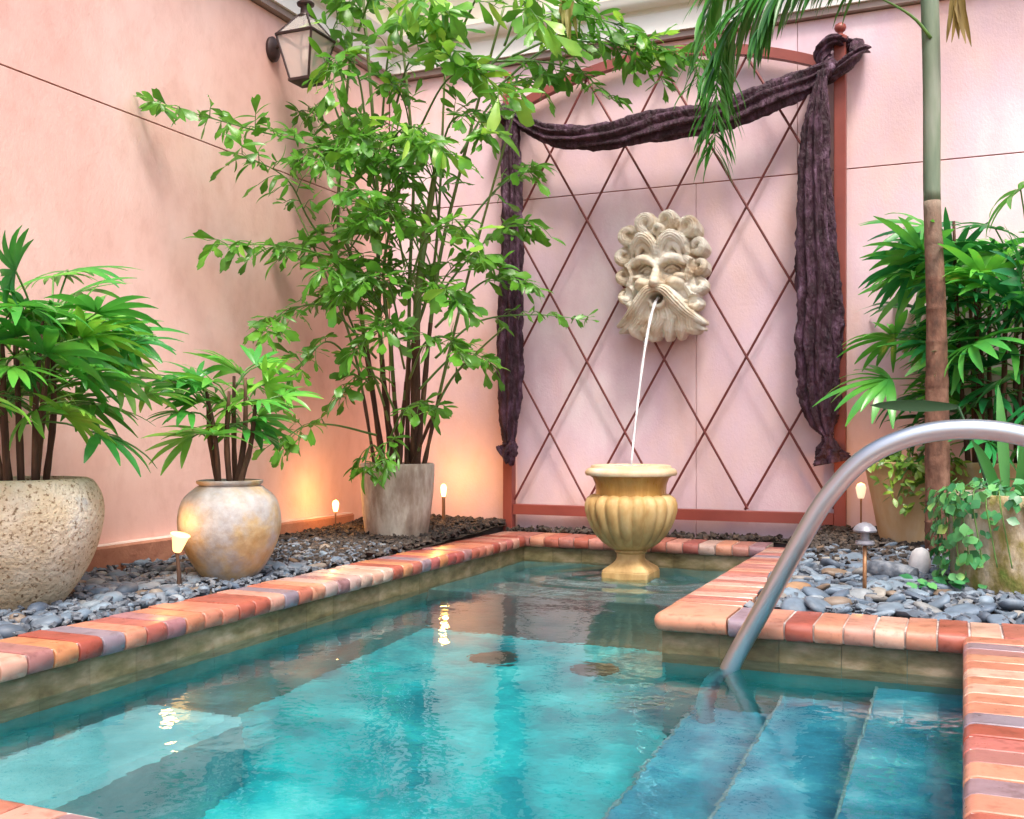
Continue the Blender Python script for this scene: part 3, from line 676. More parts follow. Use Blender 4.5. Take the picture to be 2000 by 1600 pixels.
# ---- stone face
def mask_mesh():
    st = 0.32; xs = np.arange(-25,25.01,st); ys = np.arange(-33,33.01,st)
    X, Y = np.meshgrid(xs, ys)
    H = np.full_like(X, -6.0)
    def smax(a,b,k=0.55):
        h = np.clip(0.5+0.5*(a-b)/k,0,1); return b*(1-h)+a*h + k*h*(1-h)
    def dome(cx,cy,rx,ry,h0,h1,p=2.0):
        d = (np.abs((X-cx)/rx)**p+np.abs((Y-cy)/ry)**p)
        return np.where(d<1, h0+(h1-h0)*np.sqrt(np.clip(1-d,0,1)), -6.0)
    def stroke(pts, r, h, groove=0, rise=None):
        P = [np.array(p,float) for p in pts]; 
        n=len(P); best = np.full_like(X,-6.0)
        S = spline([(p[0],p[1],0) for p in P], n*7)
        for i,s in enumerate(S):
            t = i/(len(S)-1); rr = np.interp(t, np.linspace(0,1,len(r)), r); hh = np.interp(t, np.linspace(0,1,len(h)), h)
            d2 = ((X-s.x)**2+(Y-s.y)**2)/rr**2
            q = np.where(d2<1, hh - rr*1.15*(1-np.sqrt(np.clip(1-d2,0,1))), -6.0)
            if groove:
                t2 = S[min(i+1,len(S)-1)]-S[max(i-1,0)]; t2 = t2.normalized()
                off = (-(X-s.x)*t2.y + (Y-s.y)*t2.x)/rr
                q = np.where(d2<1, q - groove*np.cos(off*7.5)**2*0.8, q)
            best = np.maximum(best,q)
        return best
    H = smax(H, dome(0,2,19.5,26,3,11,3.2)); H = smax(H, dome(0,-17,17,13,3,10,2.6))
    H = smax(H, dome(0,2,13,19,6,14.5,2.4))
    H = smax(H, dome(0,9.0,9.5,5,11,17.0))
    for s in (-1,1):
        H = smax(H, stroke([(s*1.2,4.2),(s*4.8,7.0),(s*9,7.4),(s*12.5,5.0)],[1.5,2.2,2.1,1.2],[18,19,17.6,14.5]),0.8)
        e_ = dome(s*6.0,2.2,4.6,2.7,0,6.0); H = np.where(e_>0, H-e_*0.95, H)
        H = smax(H, dome(s*6.0,1.9,3.1,1.6,8.5,12.2))
        H = smax(H, stroke([(s*2.8,2.4),(s*6,3.8),(s*9.4,2.2)],[.6,.8,.5],[12.6,13.4,12.4]),0.3)
        H = smax(H, dome(s*7.6,-4.4,5.2,3.6,10,18.0)); H = smax(H, dome(s*9.8,-1.2,4.0,2.3,9,16.0))
        H = smax(H, dome(s*2.5,-5.0,1.8,1.5,14,19.4))
    H = smax(H, stroke([(0,6),(0,2.0),(0,-2.5),(0,-4.6)],[1.9,1.8,2.5,2.7],[17.4,18.6,21.6,22.6]),0.7)
    # beard
    for i,(x0,x1,yb) in enumerate(((0,-1.5,-30.5),(-4,-7,-31),(4,5,-31),(-8.5,-12.5,-30),(8.5,11,-30.5),(12,15.5,-28))):
        H = smax(H, stroke([(x0,-16),(lerp(x0,x1,.4)+1.0,-21),(x1-0.8,-26),(x1+(2.2 if i%2 else -1.8),yb)],[3.8,3.6,3.2,1.6],[15.0,15,13,9],0.8),0.4)
    # moustache
    for s in (-1,1):
        H = smax(H, stroke([(s*0.9,-7.4),(s*4.6,-8.8),(s*9.5,-14.2),(s*14.5,-19.5),(s*21,-24.0)],[1.9,2.9,3.2,2.7,1.3],[20.4,20.8,19.0,16.0,12.0],0.9),0.4)
        H = smax(H, stroke([(s*5.0,-12.0),(s*8.6,-17.0),(s*14,-22.5),(s*20.5,-27.0)],[1.8,2.6,2.6,1.2],[17.5,16.5,14,10.5],0.8),0.4)
    # mouth
    d = ((X)/3.7)**2+((Y+12.2)/3.0)**2
    H = np.where(d<1, np.minimum(H, 3+10*d**3), H)
    H = smax(H, stroke([(-3.8,-12.9),(-2.4,-15.2),(0,-15.9),(2.4,-15.2),(3.8,-12.9)],[1.0,1.3,1.4,1.3,1.0],[16.5,17,17.4,17,16.5]),0.3)
    # hair: heavy locks rolling off the forehead, then curls
    for s in (-1,1):
        H = smax(H, stroke([(s*0.9,10.0),(s*2.4,15.0),(s*6.6,18.2),(s*11.2,16.0),(s*13.6,10.0)],[1.8,2.5,2.9,2.6,1.4],[18.2,20.0,20.2,18,15],0.9),0.4)
        H = smax(H, stroke([(s*4.2,10.6),(s*6.4,14.0),(s*9.6,12.6),(s*10.8,8.8)],[1.1,1.8,1.8,1.0],[16.6,17.6,16.6,14.8],0.5),0.3)
        H = smax(H, stroke([(s*12.8,7.5),(s*15.8,4.0),(s*14.2,-1.0),(s*16,-6)],[1.9,2.6,2.4,1.7],[14.8,15.0,14.0,13],0.8),0.4)
        H = smax(H, stroke([(s*13.8,-6),(s*16.4,-10.5),(s*15,-15.5)],[2.0,2.5,1.6],[13.6,13.2,12],0.6),0.4)
    curls = [(-15.6,20.4,5.6,14.5,0),(-6.2,25.4,5.8,16.0,1),(4.4,26.2,5.6,16.0,0),(14.0,22.8,5.8,15.0,0),(18.6,13.2,5.0,13.2,1),(19.2,3.6,4.6,12.4,1),(18.6,-5.6,4.6,12.0,0),
             (-18.6,10.6,5.2,12.8,0),(-19.0,0.8,4.6,12.0,0),(-18.0,-9.0,4.6,11.8,0),(17.0,-14.2,3.8,11.4,0),(0.2,21.4,3.4,18.4,0)]
    for ci,(cx,cy,r,h,hole) in enumerate(curls):
        dd = np.sqrt((X-cx)**2+(Y-cy)**2)
        H = np.where(dd<r*0.95, np.maximum(np.minimum(H,h-1.0), h-3.4+0*dd), H)          # hollow the lock rolls round
        sg = 1 if cx < 0 else -1; a0 = math.atan2(cy,cx) + sg*R(150); rr = r*0.62
        sweep = R(300 if hole else 235)
        arc = [(cx+rr*(1-.35*q/7)*math.cos(a0-sg*sweep*q/7), cy+rr*(1-.35*q/7)*math.sin(a0-sg*sweep*q/7)) for q in range(8)]
        root = (cx*0.72+arc[0][0]*.1, cy*0.72+arc[0][1]*.1)
        H = smax(H, stroke([root]+arc, [r*.20,r*.40,r*.46,r*.40,r*.30,r*.2], [h-1.5,h-.2,h+.9,h+.6,h,h-.8], 0.75), 0.3)
    H += 0.10*np.sin(X*2.1+Y*1.3)*np.sin(Y*1.9-X*1.1)
    keep = H > 1.0
    idx = -np.ones_like(X,int); v=[]; f=[]
    for j in range(X.shape[0]):
        for i in range(X.shape[1]):
            if keep[j,i]: idx[j,i]=len(v); v.append((X[j,i]*.01,-H[j,i]*.0112,Y[j,i]*.01))
    from collections import Counter
    ec = Counter()
    for j in range(X.shape[0]-1):
        for i in range(X.shape[1]-1):
            q = [idx[j,i],idx[j,i+1],idx[j+1,i+1],idx[j+1,i]]
            if min(q)>=0:
                f.append(tuple(q))
                for a,b in zip(q,q[1:]+q[:1]): ec[(a,b)] += 1
    bmap={}
    def back(a):
        if a not in bmap: bmap[a]=len(v); x,y,z=v[a]; v.append((x*0.97,0.0,z*0.97))
        return bmap[a]
    for (a,b) in list(ec):
        if (b,a) not in ec: f.append((b,a,back(a),back(b)))
    return MB().add(v,f)
mk = mask_mesh().mesh('wall_mask', M['mask'], True)
mo = link('wall_mask', mk); mo.location = (-1.318, 4.935, 1.366); mo.scale = (0.97,1.0,0.97)
tag(mo, 'cream cast stone bearded face spouting water on the lattice', 'sculpture')

# ---- urn
ur = empty('stone_urn', (UX, UY, -0.05), 'fluted ochre stone urn standing in the shallow end under the face', 'urn')
pl = MB(); hs_ = 0.101; pl.bbox(UX-hs_,UX+hs_,UY-hs_,UY+hs_,-0.049,0.028,0.005); pl.build('plinth', M['urn'], ur)
ft = MB(); for_ = [(0.099,0.0285,1),(0.092,0.038,1),(0.074,0.056,.75),(0.064,0.070,.35),(0.060,0.082,.1),(0.061,0.100,0),(0.070,0.108,0),(0.070,0.116,0)]
vv=[]; K=48
for (r,z,sq) in for_:
    for k in range(K):
        a = 2*math.pi*k/K; q = 1/max(abs(math.cos(a)),abs(math.sin(a))); rr = r*lerp(1,q,sq)
        vv.append((UX+rr*math.cos(a),UY+rr*math.sin(a),z))
ft.add(vv,[(i*K+k,i*K+(k+1)%K,(i+1)*K+(k+1)%K,(i+1)*K+k) for i in range(len(for_)-1) for k in range(K)])
ft.build('foot', M['urn'], ur, True, 40)
bowl = MB(); NL = 20
def lobe(a,i,r,z):
    amt = np.interp(z,[0.115,0.14,0.18,0.30,0.335,0.352],[0.03,0.07,0.085,0.09,0.07,0.0])
    w = abs(math.sin(a*NL/2 + (z-0.25)*1.5)); return (r*(1-amt+amt*(w**0.6)*1.15), z + (0.006*w if z > 0.325 else 0))
bowl.lathe([(0.070,0.1165),(0.092,0.126),(0.122,0.148),(0.150,0.178),(0.172,0.212),(0.188,0.25),(0.197,0.285),(0.198,0.312),(0.190,0.332),(0.172,0.345),(0.154,0.350)], 200, (UX,UY,0), lobe, cap1=False)
bowl.build('bowl', M['urn'], ur, True)
nk = MB(); nk.lathe([(0.153,0.349),(0.151,0.370),(0.154,0.398),(0.164,0.424),(0.177,0.434)],72,(UX,UY,0),cap0=False,cap1=False); nk.build('neck', M['urn_neck'], ur, True)
rm = MB(); rm.lathe([(0.175,0.434),(0.193,0.436),(0.198,0.446),(0.194,0.458),(0.184,0.466),(0.175,0.468),(0.170,0.479),(0.160,0.481),(0.150,0.474),(0.146,0.46),(0.001,0.458)],72,(UX,UY,0),lambda a,i,r,z:(r*(1+0.006*math.sin(9*a)),z),cap0=False); rm.build('rim', M['urn_rim'], ur, True, 50)
wu = MB(); wu.lathe([(0.149,0.4735),(0.10,0.475),(0.05,0.477),(0.002,0.478)],48,(UX,UY,0),lambda a,i,r,z:(r,z+0.0015*math.sin(5*a+i)),cap0=False); wu.build('water_surface', M['jet'], ur, True)

# ---- jet of water
j0 = Vector((-1.318, 4.80, 1.256)); j1 = Vector((UX-0.005, UY+0.02, 0.474))
pts=[]
for i in range(26):
    t=i/25; pts.append(Vector((lerp(j0.x,j1.x,t), lerp(j0.y,j1.y,t), j0.z-(j0.z-j1.z)*t**1.75)))
mm=MB(); mm.tube(pts,[0.0085-0.0042*(i/25)+0.0010*math.sin(i*1.7) for i in range(26)],10)
tag(mm.build('water_jet', M['jet'], None, True), 'thin white stream of water arcing from the stone mouth to the urn', 'water stream')

# ---- handrail
hr = empty('pool_handrail', (-0.6,2.745,-0.5), 'curved brushed steel handrail rising out of the water beside the steps', 'handrail')
HY=2.745
hp = spline([(-0.628,HY,-0.505),(-0.622,HY,-0.30),(-0.602,HY,-0.12),(-0.563,HY,0.0),(-0.475,HY,0.167),(-0.39,HY,0.328),(-0.318,HY,0.452),(-0.225,HY,0.556),(-0.11,HY,0.612),(0.01,HY,0.628),(0.13,HY,0.612),(0.24,HY,0.56),(0.325,HY,0.46),(0.37,HY,0.32),(0.38,HY,CT+0.004)],110)
m=MB(); m.tube(hp,0.0245,22); m.build('rail_tube', M['steel'], hr, True, 60)
m=MB(); m.lathe([(0.05,0),(0.05,0.006),(0.04,0.014),(0.027,0.016)],28,(0.38,HY,CT+0.002)); m.build('flange', M['steel'], hr, True, 40)

# ---- lantern on the left wall
LXc, LYc = -2.715, 3.935
ln = empty('wall_lantern', (WX, LYc, 2.35), 'old bronze glass lantern bracketed high on the salmon pink wall', 'lantern')
def sq(h,z,rot=0): return [Vector((LXc+a*h, LYc+b*h, z)) for a,b in ((-1,-1),(1,-1),(1,1),(-1,1))]
zb, zt_ = 2.235, 2.425; hb, ht = 0.050, 0.093
bot, top = sq(hb,zb), sq(ht,zt_)
for a,b in zip(bot,top): MB().tube([a,b],0.0055,6).build('frame_bar', M['black_iron'], ln)
for k in range(4):
    MB().tube([top[k],top[(k+1)%4]],0.008,6).build('top_bar', M['black_iron'], ln)
for k in range(4):
    q=[bot[k],bot[(k+1)%4],top[(k+1)%4],top[k]]; c=sum(q,Vector())/4; q=[p+(c-p)*0.03 for p in q]
    nrm=(q[1]-q[0]).cross(q[3]-q[0]).normalized()*0.0015
    MB().add([p-nrm for p in q]+[p+nrm for p in q],[(0,3,2,1),(4,5,6,7),(0,1,5,4),(1,2,6,5),(2,3,7,6),(3,0,4,7)]).build('pane', M['lantern_glass'], ln)
m=MB(); m.box(LXc-hb-.006,LXc+hb+.006,LYc-hb-.006,LYc+hb+.006,zb-0.012,zb); m.build('base_plate', M['black_iron'], ln)
neck = sq(0.022,2.525); mid = sq(0.052,2.482)
for k in range(4): MB().tube(spline([top[k],mid[k],neck[k]],8),0.005,6).build('roof_bar', M['black_iron'], ln)
for k in range(4):
    j=(k+1)%4; A=spline([top[k],mid[k],neck[k]],6); B_=spline([top[j],mid[j],neck[j]],6)
    MB().add(A+B_,[(i,i+1,7+i,6+i) for i in range(5)]).build('roof_pane', M['lantern_glass'], ln, True)
m=MB(); m.lathe([(0.036,2.518),(0.034,2.526),(0.024,2.533),(0.022,2.560),(0.026,2.566),(0.038,2.572),(0.040,2.580),(0.028,2.590),(0.004,2.594)],20,(LXc,LYc,0)); m.build('chimney', M['black_iron'], ln, True, 40)
m=MB(); m.lathe([(0.012,zb),(0.012,zb+0.05),(0.02,zb+0.055),(0.016,zb+0.07),(0.003,zb+0.072)],14,(LXc,LYc,0)); m.build('burner', M['black_iron'], ln, True, 40)
m=MB(); m.lathe([(0.013,0),(0.017,0.02),(0.013,0.06),(0.004,0.075)],14,(LXc,LYc,zb+0.073)); m.build('mantle', M['white_trim'], ln, True)
m=MB(); prof=[(0.046,0.0),(0.046,0.012),(0.034,0.024),(0.012,0.03)]
K=28; vv=[]
for r,z in prof:
    for k in range(K):
        a=2*math.pi*k/K; vv.append((WX+0.001+z, LYc+r*math.cos(a), 2.40+1.25*r*math.sin(a)))
m.add(vv,[(i*K+k,i*K+(k+1)%K,(i+1)*K+(k+1)%K,(i+1)*K+k) for i in range(3) for k in range(K)]+[tuple(3*K+k for k in range(K))])
m.build('wall_plate', M['black_iron'], ln, True, 40)
m=MB(); m.tube(spline([(WX+0.02,LYc,2.40),(WX+0.06,LYc,2.425),(LXc-ht,LYc,2.425)],10),0.010,10); m.build('bracket_arm', M['black_iron'], ln, True)

ln.location.z -= 0.03

# ---- pots
def pot(name, label, xy, z0, prof, mat, n=64, fn=None, soil_r=None, soil_z=None, wob=0.004, seed=0):
    e_ = empty(name, (xy[0],xy[1],z0), label, 'pot')
    def w(a,i,r,z):
        if fn: r, z = fn(a,i,r,z)
        return r*(1+wob/0.15*mnoise.noise(Vector((math.cos(a)*1.3+seed,math.sin(a)*1.3,z*6)))), z
    MB().lathe(prof, n, (xy[0],xy[1],z0), w, cap1=False).build('body', mat, e_, True, 55)
    if soil_r:
        MB().lathe([(soil_r,soil_z),(soil_r*.6,soil_z+.006),(soil_r*.2,soil_z+.01)],40,(xy[0],xy[1],z0),lambda a,i,r,z:(r,z+.004*mnoise.noise(Vector((r*40*math.cos(a),r*40*math.sin(a),0)))),cap0=False).build('potting_soil', M['pot_soil'], e_, True)
    return e_
zl = 0.098
def smooth_prof(pts, n=26):
    return [(p.x,p.y) for p in spline([(a,b,0) for a,b in pts], n)]
pot('planter_pot','big pitted cream round pot, widest of the planters', POTS['speckled'], zl,
    smooth_prof([(0.108,0.0),(0.158,0.07),(0.208,0.16),(0.236,0.255),(0.230,0.325),(0.205,0.372),(0.185,0.386)],30)+[(0.170,0.386),(0.168,0.365)], M['pot_speckle'], 80, soil_r=0.169, soil_z=0.362, seed=1)
pot('planter_pot','medium grey and amber round jar with thin lip', POTS['jar'], 0.104,
    smooth_prof([(0.080,0.0),(0.125,0.06),(0.160,0.13),(0.174,0.20),(0.160,0.28),(0.118,0.325),(0.103,0.332)],28)+[(0.106,0.337),(0.113,0.342),(0.113,0.35),(0.104,0.352),(0.098,0.345),(0.097,0.33)], M['pot_grey'], 72, soil_r=0.098, soil_z=0.33, seed=2)
def facet(a,i,r,z): return r*(1+0.03*math.cos(5*a+0.6)), z
pot('planter_pot','tall straight sided lichened grey pot in the wall corner', POTS['tall'], 0.125,
    [(0.135,0.0),(0.15,0.03),(0.160,0.12),(0.168,0.22),(0.173,0.30),(0.174,0.345),(0.170,0.352),(0.158,0.352),(0.156,0.32)], M['pot_concrete'], 72, facet, 0.157,0.322, seed=3, wob=0.006)
pot('planter_pot','mossy cylindrical pot with ivy spilling over its side', POTS['moss'], 0.108,
    [(0.160,0.0),(0.172,0.03),(0.180,0.12),(0.184,0.22),(0.187,0.29),(0.187,0.315),(0.181,0.320),(0.168,0.320),(0.166,0.29)], M['pot_moss'], 72, facet, 0.167,0.298, seed=4, wob=0.006)
pot('planter_pot','tapered golden clay pot with yellow green shrub', POTS['clay'], 0.165,
    [(0.105,0.0),(0.12,0.05),(0.145,0.18),(0.163,0.28),(0.170,0.312),(0.178,0.318),(0.178,0.335),(0.166,0.338),(0.154,0.335),(0.152,0.31)], M['pot_clay'], 56, None, 0.153,0.312, seed=5)
pot('planter_pot','pinkish clay pot behind the slender palm trunk', POTS['rear'], 0.165,
    [(0.13,0.0),(0.15,0.06),(0.175,0.2),(0.185,0.31),(0.192,0.318),(0.192,0.335),(0.18,0.338),(0.168,0.335),(0.166,0.31)], M['pot_clay'], 56, None, 0.167,0.312, seed=6)

# ---- leaf shapes
def blade(m, base, dirv, nrm, L, W, droop=0.3, k=6, fold=0.25, tip=0.0, wprof=None):
    """one strap leaflet: lanceolate, folded on its midrib, bending under its weight"""
    t = dirv.normalized(); nn = (nrm - t*nrm.dot(t)).normalized(); s = t.cross(nn); p = Vector(base); vv=[]; ff=[]
    g_ = Vector((0,0,-1)); step = L/k
    for i in range(k+1):
        q = i/k
        w = W*0.5*(np.interp(q,[0,.12,.4,.7,.92,1],[.28,.62,1,.86,.4,tip]) if wprof is None else np.interp(q,*wprof))
        vv += [p - s*w + nn*(w*fold), p.copy(), p + s*w + nn*(w*fold)]
        t = (t + g_*droop*step/L*(0.4+1.3*q)).normalized(); nn = (nn - t*nn.dot(t)).normalized(); s = t.cross(nn)
        p = p + t*step
    for i in range(k): ff += [(i*3,i*3+1,i*3+4,i*3+3),(i*3+1,i*3+2,i*3+5,i*3+4)]
    m.add(vv,ff)

def fan_leaf_mesh(seed, mat, nseg=(7,11), L=(0.15,0.21), W=0.036):
    """lady palm leaf in its own space: x away from the stem, z up; petiole from the origin"""
    rs = random.Random(seed); m = MB(); n_ = rs.randint(*nseg); spread = R(rs.uniform(95,135)); lean = rs.uniform(0.15,0.5)
    for i in range(n_):
        a = (i/(n_-1)-.5)*2*spread*0.75 + rs.gauss(0,.05)
        l = rs.uniform(*L)*(1-.22*abs(a)/spread); d = Vector((math.cos(a),math.sin(a),0.18-lean*0.35+rs.gauss(0,.06)))
        nr = Vector((-0.15,math.sin(a)*0.35*rs.choice((1,1,.4)),1))
        blade(m,(0,0,0),d,nr,l,W*rs.uniform(.75,1.15),rs.uniform(.3,1.0),7,rs.uniform(.12,.4),0.12)
    return m.mesh('leaf', mat, True)

def rhapis(name, label, xy, zb, canes, reach, ztop, mat, nleaf, seed, W=0.036, L=(0.15,0.21), spread=0.08, low=0.25, bias=None, lowleaf=0.12):
    rs = random.Random(seed); e_ = empty(name, (xy[0],xy[1],zb), label, 'palm')
    meshes = [fan_leaf_mesh(seed*50+i, mat, L=L, W=W) for i in range(8)]
    C = []
    for i in range(canes):
        a = 2*math.pi*i/canes + rs.uniform(-.4,.4); r = spread*rs.uniform(.35,1)
        b = Vector((xy[0]+r*math.cos(a), xy[1]+r*math.sin(a), zb-0.01)); hgt = (ztop-zb)*rs.uniform(.62,.86)
        t_ = b + Vector((math.cos(a)*rs.uniform(.01,.07), math.sin(a)*rs.uniform(.01,.07), hgt))
        pts = spline([b, b.lerp(t_,.5)+Vector((rs.gauss(0,.008),rs.gauss(0,.008),0)), t_], 9)
        mm = MB(); mm.tube(pts,[0.010*rs.uniform(.85,1.15)*(1-.06*q*q/8) for q in range(9)],8)
        mm.build('cane', M['cane_brown'], e_, True); C.append(pts)
    for i in range(nleaf):
        pts = C[i % canes]; s = lerp(low,1.0,(((i//canes)+rs.random())/max(1,math.ceil(nleaf/canes)))**0.7)
        p = pts[min(8,int(s*8))]; out = Vector((p.x-xy[0],p.y-xy[1],0))
        a = math.atan2(out.y,out.x)+rs.gauss(0,1.0) if rs.random()<.6 else rs.uniform(0,6.28)
        if bias is not None and rs.random() < 0.45: a = bias + rs.gauss(0,.7)
        el = lerp(-0.05,0.95,s**1.3)+rs.gauss(0,.2)
        pl_ = reach*rs.uniform(.22,.78)*(0.55 if s < lowleaf else 1)
        d = Vector((math.cos(a)*math.cos(el), math.sin(a)*math.cos(el), math.sin(el)))
        tip_ = p + d*pl_ + Vector((0,0,-0.03*pl_/0.2))
        if tip_.x < WX+0.1: tip_.x = WX+0.1+rs.random()*.06
        if tip_.y > WY-0.12: tip_.y = WY-0.12-rs.random()*.05
        if any((q.x+0.10)**2+(q.y-4.20)**2 < c_**2 for q,c_ in ((tip_,.16),(p.lerp(tip_,.5),.09),(tip_+d*.15,.10))): continue
        a2 = math.atan2(tip_.y-p.y, tip_.x-p.x); pitch = el*0.6 - rs.uniform(0.0,.55)
        mtx = Matrix.Translation(tip_) @ Matrix.Rotation(a2,4,'Z') @ Matrix.Rotation(-pitch,4,'Y') @ Matrix.Rotation(rs.gauss(0,.5),4,'X') @ Matrix.Scale(rs.uniform(.7,1.15),4)
        lf = link('leaf', rs.choice(meshes), e_, mtx=mtx)
        pm = MB(); pm.tube(spline([p, p.lerp(tip_,.5)+Vector((0,0,.02)), tip_],6), 0.0032, 5); pm.build('petiole', M['petiole'], e_, True)
    return e_
rhapis('lady_palm','tall dense lady palm fountaining out of the big pitted pot', POTS['speckled'], 0.462, 9, 0.38, 1.10, M['leaf_rhapis'], 66, 21, W=0.031, L=(0.17,0.24), spread=0.11, low=0.42, bias=0.0)
rhapis('lady_palm','short umbrella shaped lady palm in the medium amber jar', POTS['jar'], 0.436, 6, 0.20, 0.90, M['leaf_rhapis'], 24, 22, W=0.027, L=(0.15,0.20), spread=0.07, low=0.5)
rhapis('lady_palm','large blue green lady palm behind the slender palm trunk', POTS['rear'], 0.48, 10, 0.46, 1.70, M['leaf_rhapis2'], 112, 23, W=0.036, L=(0.22,0.31), spread=0.12, low=0.2, bias=4.2)

# ---- fishtail palm in the corner
FS = 1.0
def fishtail_mesh(seed):
    """wedge leaflet with a ragged oblique end; x along the leaflet"""
    rs = random.Random(seed); m = MB(); k = 6; vv=[]; ff=[]
    wd = rs.uniform(.32,.60); skew = rs.uniform(-.35,.35); dr_ = rs.uniform(.15,.6)
    for i in range(k+1):
        q=i/k; w = wd*np.interp(q,[0,.3,.65,.85,1],[.06,.45,.92,1.0,.8])*0.5
        z = -dr_*q*q*0.5
        for j in range(5):
            s=(j-2)/2
            x = q + (skew*s*0.3*q) + (rs.uniform(-.13,.13) if i==k else 0) + (-0.16*abs(s)*q if i>=k-1 else 0)
            vv.append((x, s*w, z + 0.10*abs(s)*w*2 - 0.02*rs.random()))
    for i in range(k):
        for j in range(4): ff.append((i*5+j,i*5+j+1,(i+1)*5+j+1,(i+1)*5+j))
    return m.add(vv,ff)
def lance_mesh(seed):
    rs = random.Random(seed); m = MB()
    blade(m,(0,0,0),Vector((1,0,0.1)),Vector((0,0,1)),1.0,rs.uniform(.17,.27),rs.uniform(.4,.9),6,.3,0.05)
    return m
fish = [fishtail_mesh(s) for s in range(7)] + [lance_mesh(40+s) for s in range(4)]
fish_me = [q.mesh('leaflet', M['leaf_fish'], True) for q in fish]
ft_e = empty('fishtail_palm', (POTS['tall'][0],POTS['tall'][1],0.45), 'tall airy fishtail palm of many green canes in the corner pot', 'palm')
rs = random.Random(5)
def inside(p):
    p = Vector(p); p.x = max(p.x, WX+0.05); p.y = min(p.y, WY-0.06); return p
leaf_list = []       # (frond, matrix, shape)
def frond(ctrl, nr=9, rl=0.16, ll=0.095, start=0.3, rad=0.006, name='frond', lance=0.35):
    nr = int(nr*1.25); ll *= 1.05
    P = [inside(p) for p in spline(ctrl, 26)]
    m = MB(); m.tube(P,[rad*(1-.75*i/25) for i in range(26)],6)
    hold = m.v, m.f
    subs = []
    for j in range(nr):
        s = lerp(start,0.985,(j+rs.uniform(-.3,.3))/(nr-1) if nr>1 else .5); s=min(max(s,0.05),0.99)
        i = min(24,int(s*25)); p = P[i].lerp(P[i+1], s*25-i); t=(P[i+1]-P[i]).normalized()
        side = t.cross(Vector((0,0,1))); 
        if side.length < .2: side = Vector((rs.uniform(-1,1),rs.uniform(-1,1),0))
        side = side.normalized()*(1 if j%2 else -1)
        d = (side*rs.uniform(.5,1.0)+t*rs.uniform(.4,.9)+Vector((rs.gauss(0,.25),rs.gauss(0,.25),rs.gauss(.02,.42)))).normalized()
        l = rl*rs.uniform(.6,1.15)*(1-.35*s)
        q_ = spline([p, p+d*l*.5+Vector((0,0,.006)), p+d*l+Vector((0,0,-.18*l))],6); q_=[inside(x) for x in q_]
        m.tube(q_,[0.0024*(1-.5*z/5) for z in range(6)],5); subs.append((q_,d))
    subs.append((P[-6:], (P[-1]-P[-5]).normalized()))
    fo = m.build(name, M['petiole'], ft_e, True)
    for q_,d in subs:
        nl = rs.randint(3,6)
        for z in range(nl):
            s = lerp(.3,1.0,z/(nl-1)); p = q_[min(len(q_)-1,int(s*(len(q_)-1)))]
            side = d.cross(Vector((0,0,1))); side = side.normalized() if side.length>.1 else Vector((1,0,0))
            sg = 1 if z%2 else -1
            dd = (d*(.9 if z==nl-1 else rs.uniform(.3,.8)) + side*sg*(0 if z==nl-1 else rs.uniform(.5,1)) + Vector((rs.gauss(0,.2),rs.gauss(0,.2),rs.uniform(-.95,.35)))).normalized()
            up_ = (Vector((rs.gauss(0,.8),rs.gauss(0,.8)-.35,1))); yv = up_.cross(dd).normalized(); zv = dd.cross(yv)
            L = ll*rs.uniform(.65,1.25)
            tipp = p+dd*L
            if tipp.x < WX+0.01 or tipp.y > WY-0.015: continue
            mt = Matrix(((dd.x,yv.x,zv.x,p.x),(dd.y,yv.y,zv.y,p.y),(dd.z,yv.z,zv.z,p.z),(0,0,0,1))) @ Matrix.Diagonal((L,L,L,1))
            k_ = rs.randrange(7,11) if rs.random()<lance+.12 else rs.randrange(7)
            leaf_list.append((fo, mt, k_, L*L/ (p.x**2+p.y**2)))
    return fo
# canes: foot on the soil, then the heights they lean to
stems = [((735,895),(690,520),(660,420),(690,40),4.20,.012),((752,895),(742,640),(735,330),(705,-60),4.28,.013),((790,900),(800,560),(806,300),(770,-60),4.26,.010),
         ((806,900),(815,600),(840,400),(862,270),4.16,.021),((820,900),(850,560),(900,330),(985,10),4.24,.011),((828,898),(870,720),(930,480),(1010,200),4.30,.009),
         ((745,900),(690,680),(620,500),(570,390),4.06,.007),((815,895),(870,760),(930,690),(985,640),4.10,.007),((760,895),(765,700),(750,520),(790,330),4.14,.011),((775,900),(800,700),(850,500),(870,120),4.30,.010),((770,890),(740,760),(690,640),(650,540),4.10,.007)]
SP=[]
for i,(a,b,b2,c,Y,r0) in enumerate(stems):
    f0 = at(a[0],a[1],4.25); f0.x = POTS['tall'][0] + (a[0]-780)*0.0019; f0.y = POTS['tall'][1] + rs.uniform(-.09,.09); f0.z = 0.44
    ctrl=[f0, at(*b,Y), inside(at(*b2,Y)), inside(at(*c,Y-0.05))]
    P = spline(ctrl, 24)
    m=MB(); m.tube(P,[r0*(1-.5*q/23)*(1+ (0.12 if q%4==0 else 0)) for q in range(24)],9); m.build('cane', M['cane'], ft_e, True); SP.append(P)
    k=7; P2=P[:k]; m=MB(); m.tube(P2,[r0*1.25*(1-.04*q)+.002*math.sin(q*2.1) for q in range(k)],9,cap=False); m.build('leaf_sheath', M['cane_brown'], ft_e, True)
A=lambda u,v,Y: at(u,v,Y)
F = frond
F([A(735,420,4.12),A(640,300,3.9),A(480,250,3.5),A(300,200,3.02)],14,.15,.085,.30)
F([A(700,560,4.12),A(610,440,3.9),A(560,350,3.68),A(470,300,3.42)],9,.14,.085,.45)
F([A(745,600,4.12),A(640,505,3.86),A(540,480,3.6),A(425,478,3.32)],12,.14,.085,.30)
F([A(735,700,4.1),A(640,600,3.88),A(560,610,3.68),A(515,650,3.5)],9,.13,.08,.35)
F([A(730,760,4.1),A(650,670,3.9),A(600,700,3.75),A(560,760,3.6)],8,.12,.08,.4)
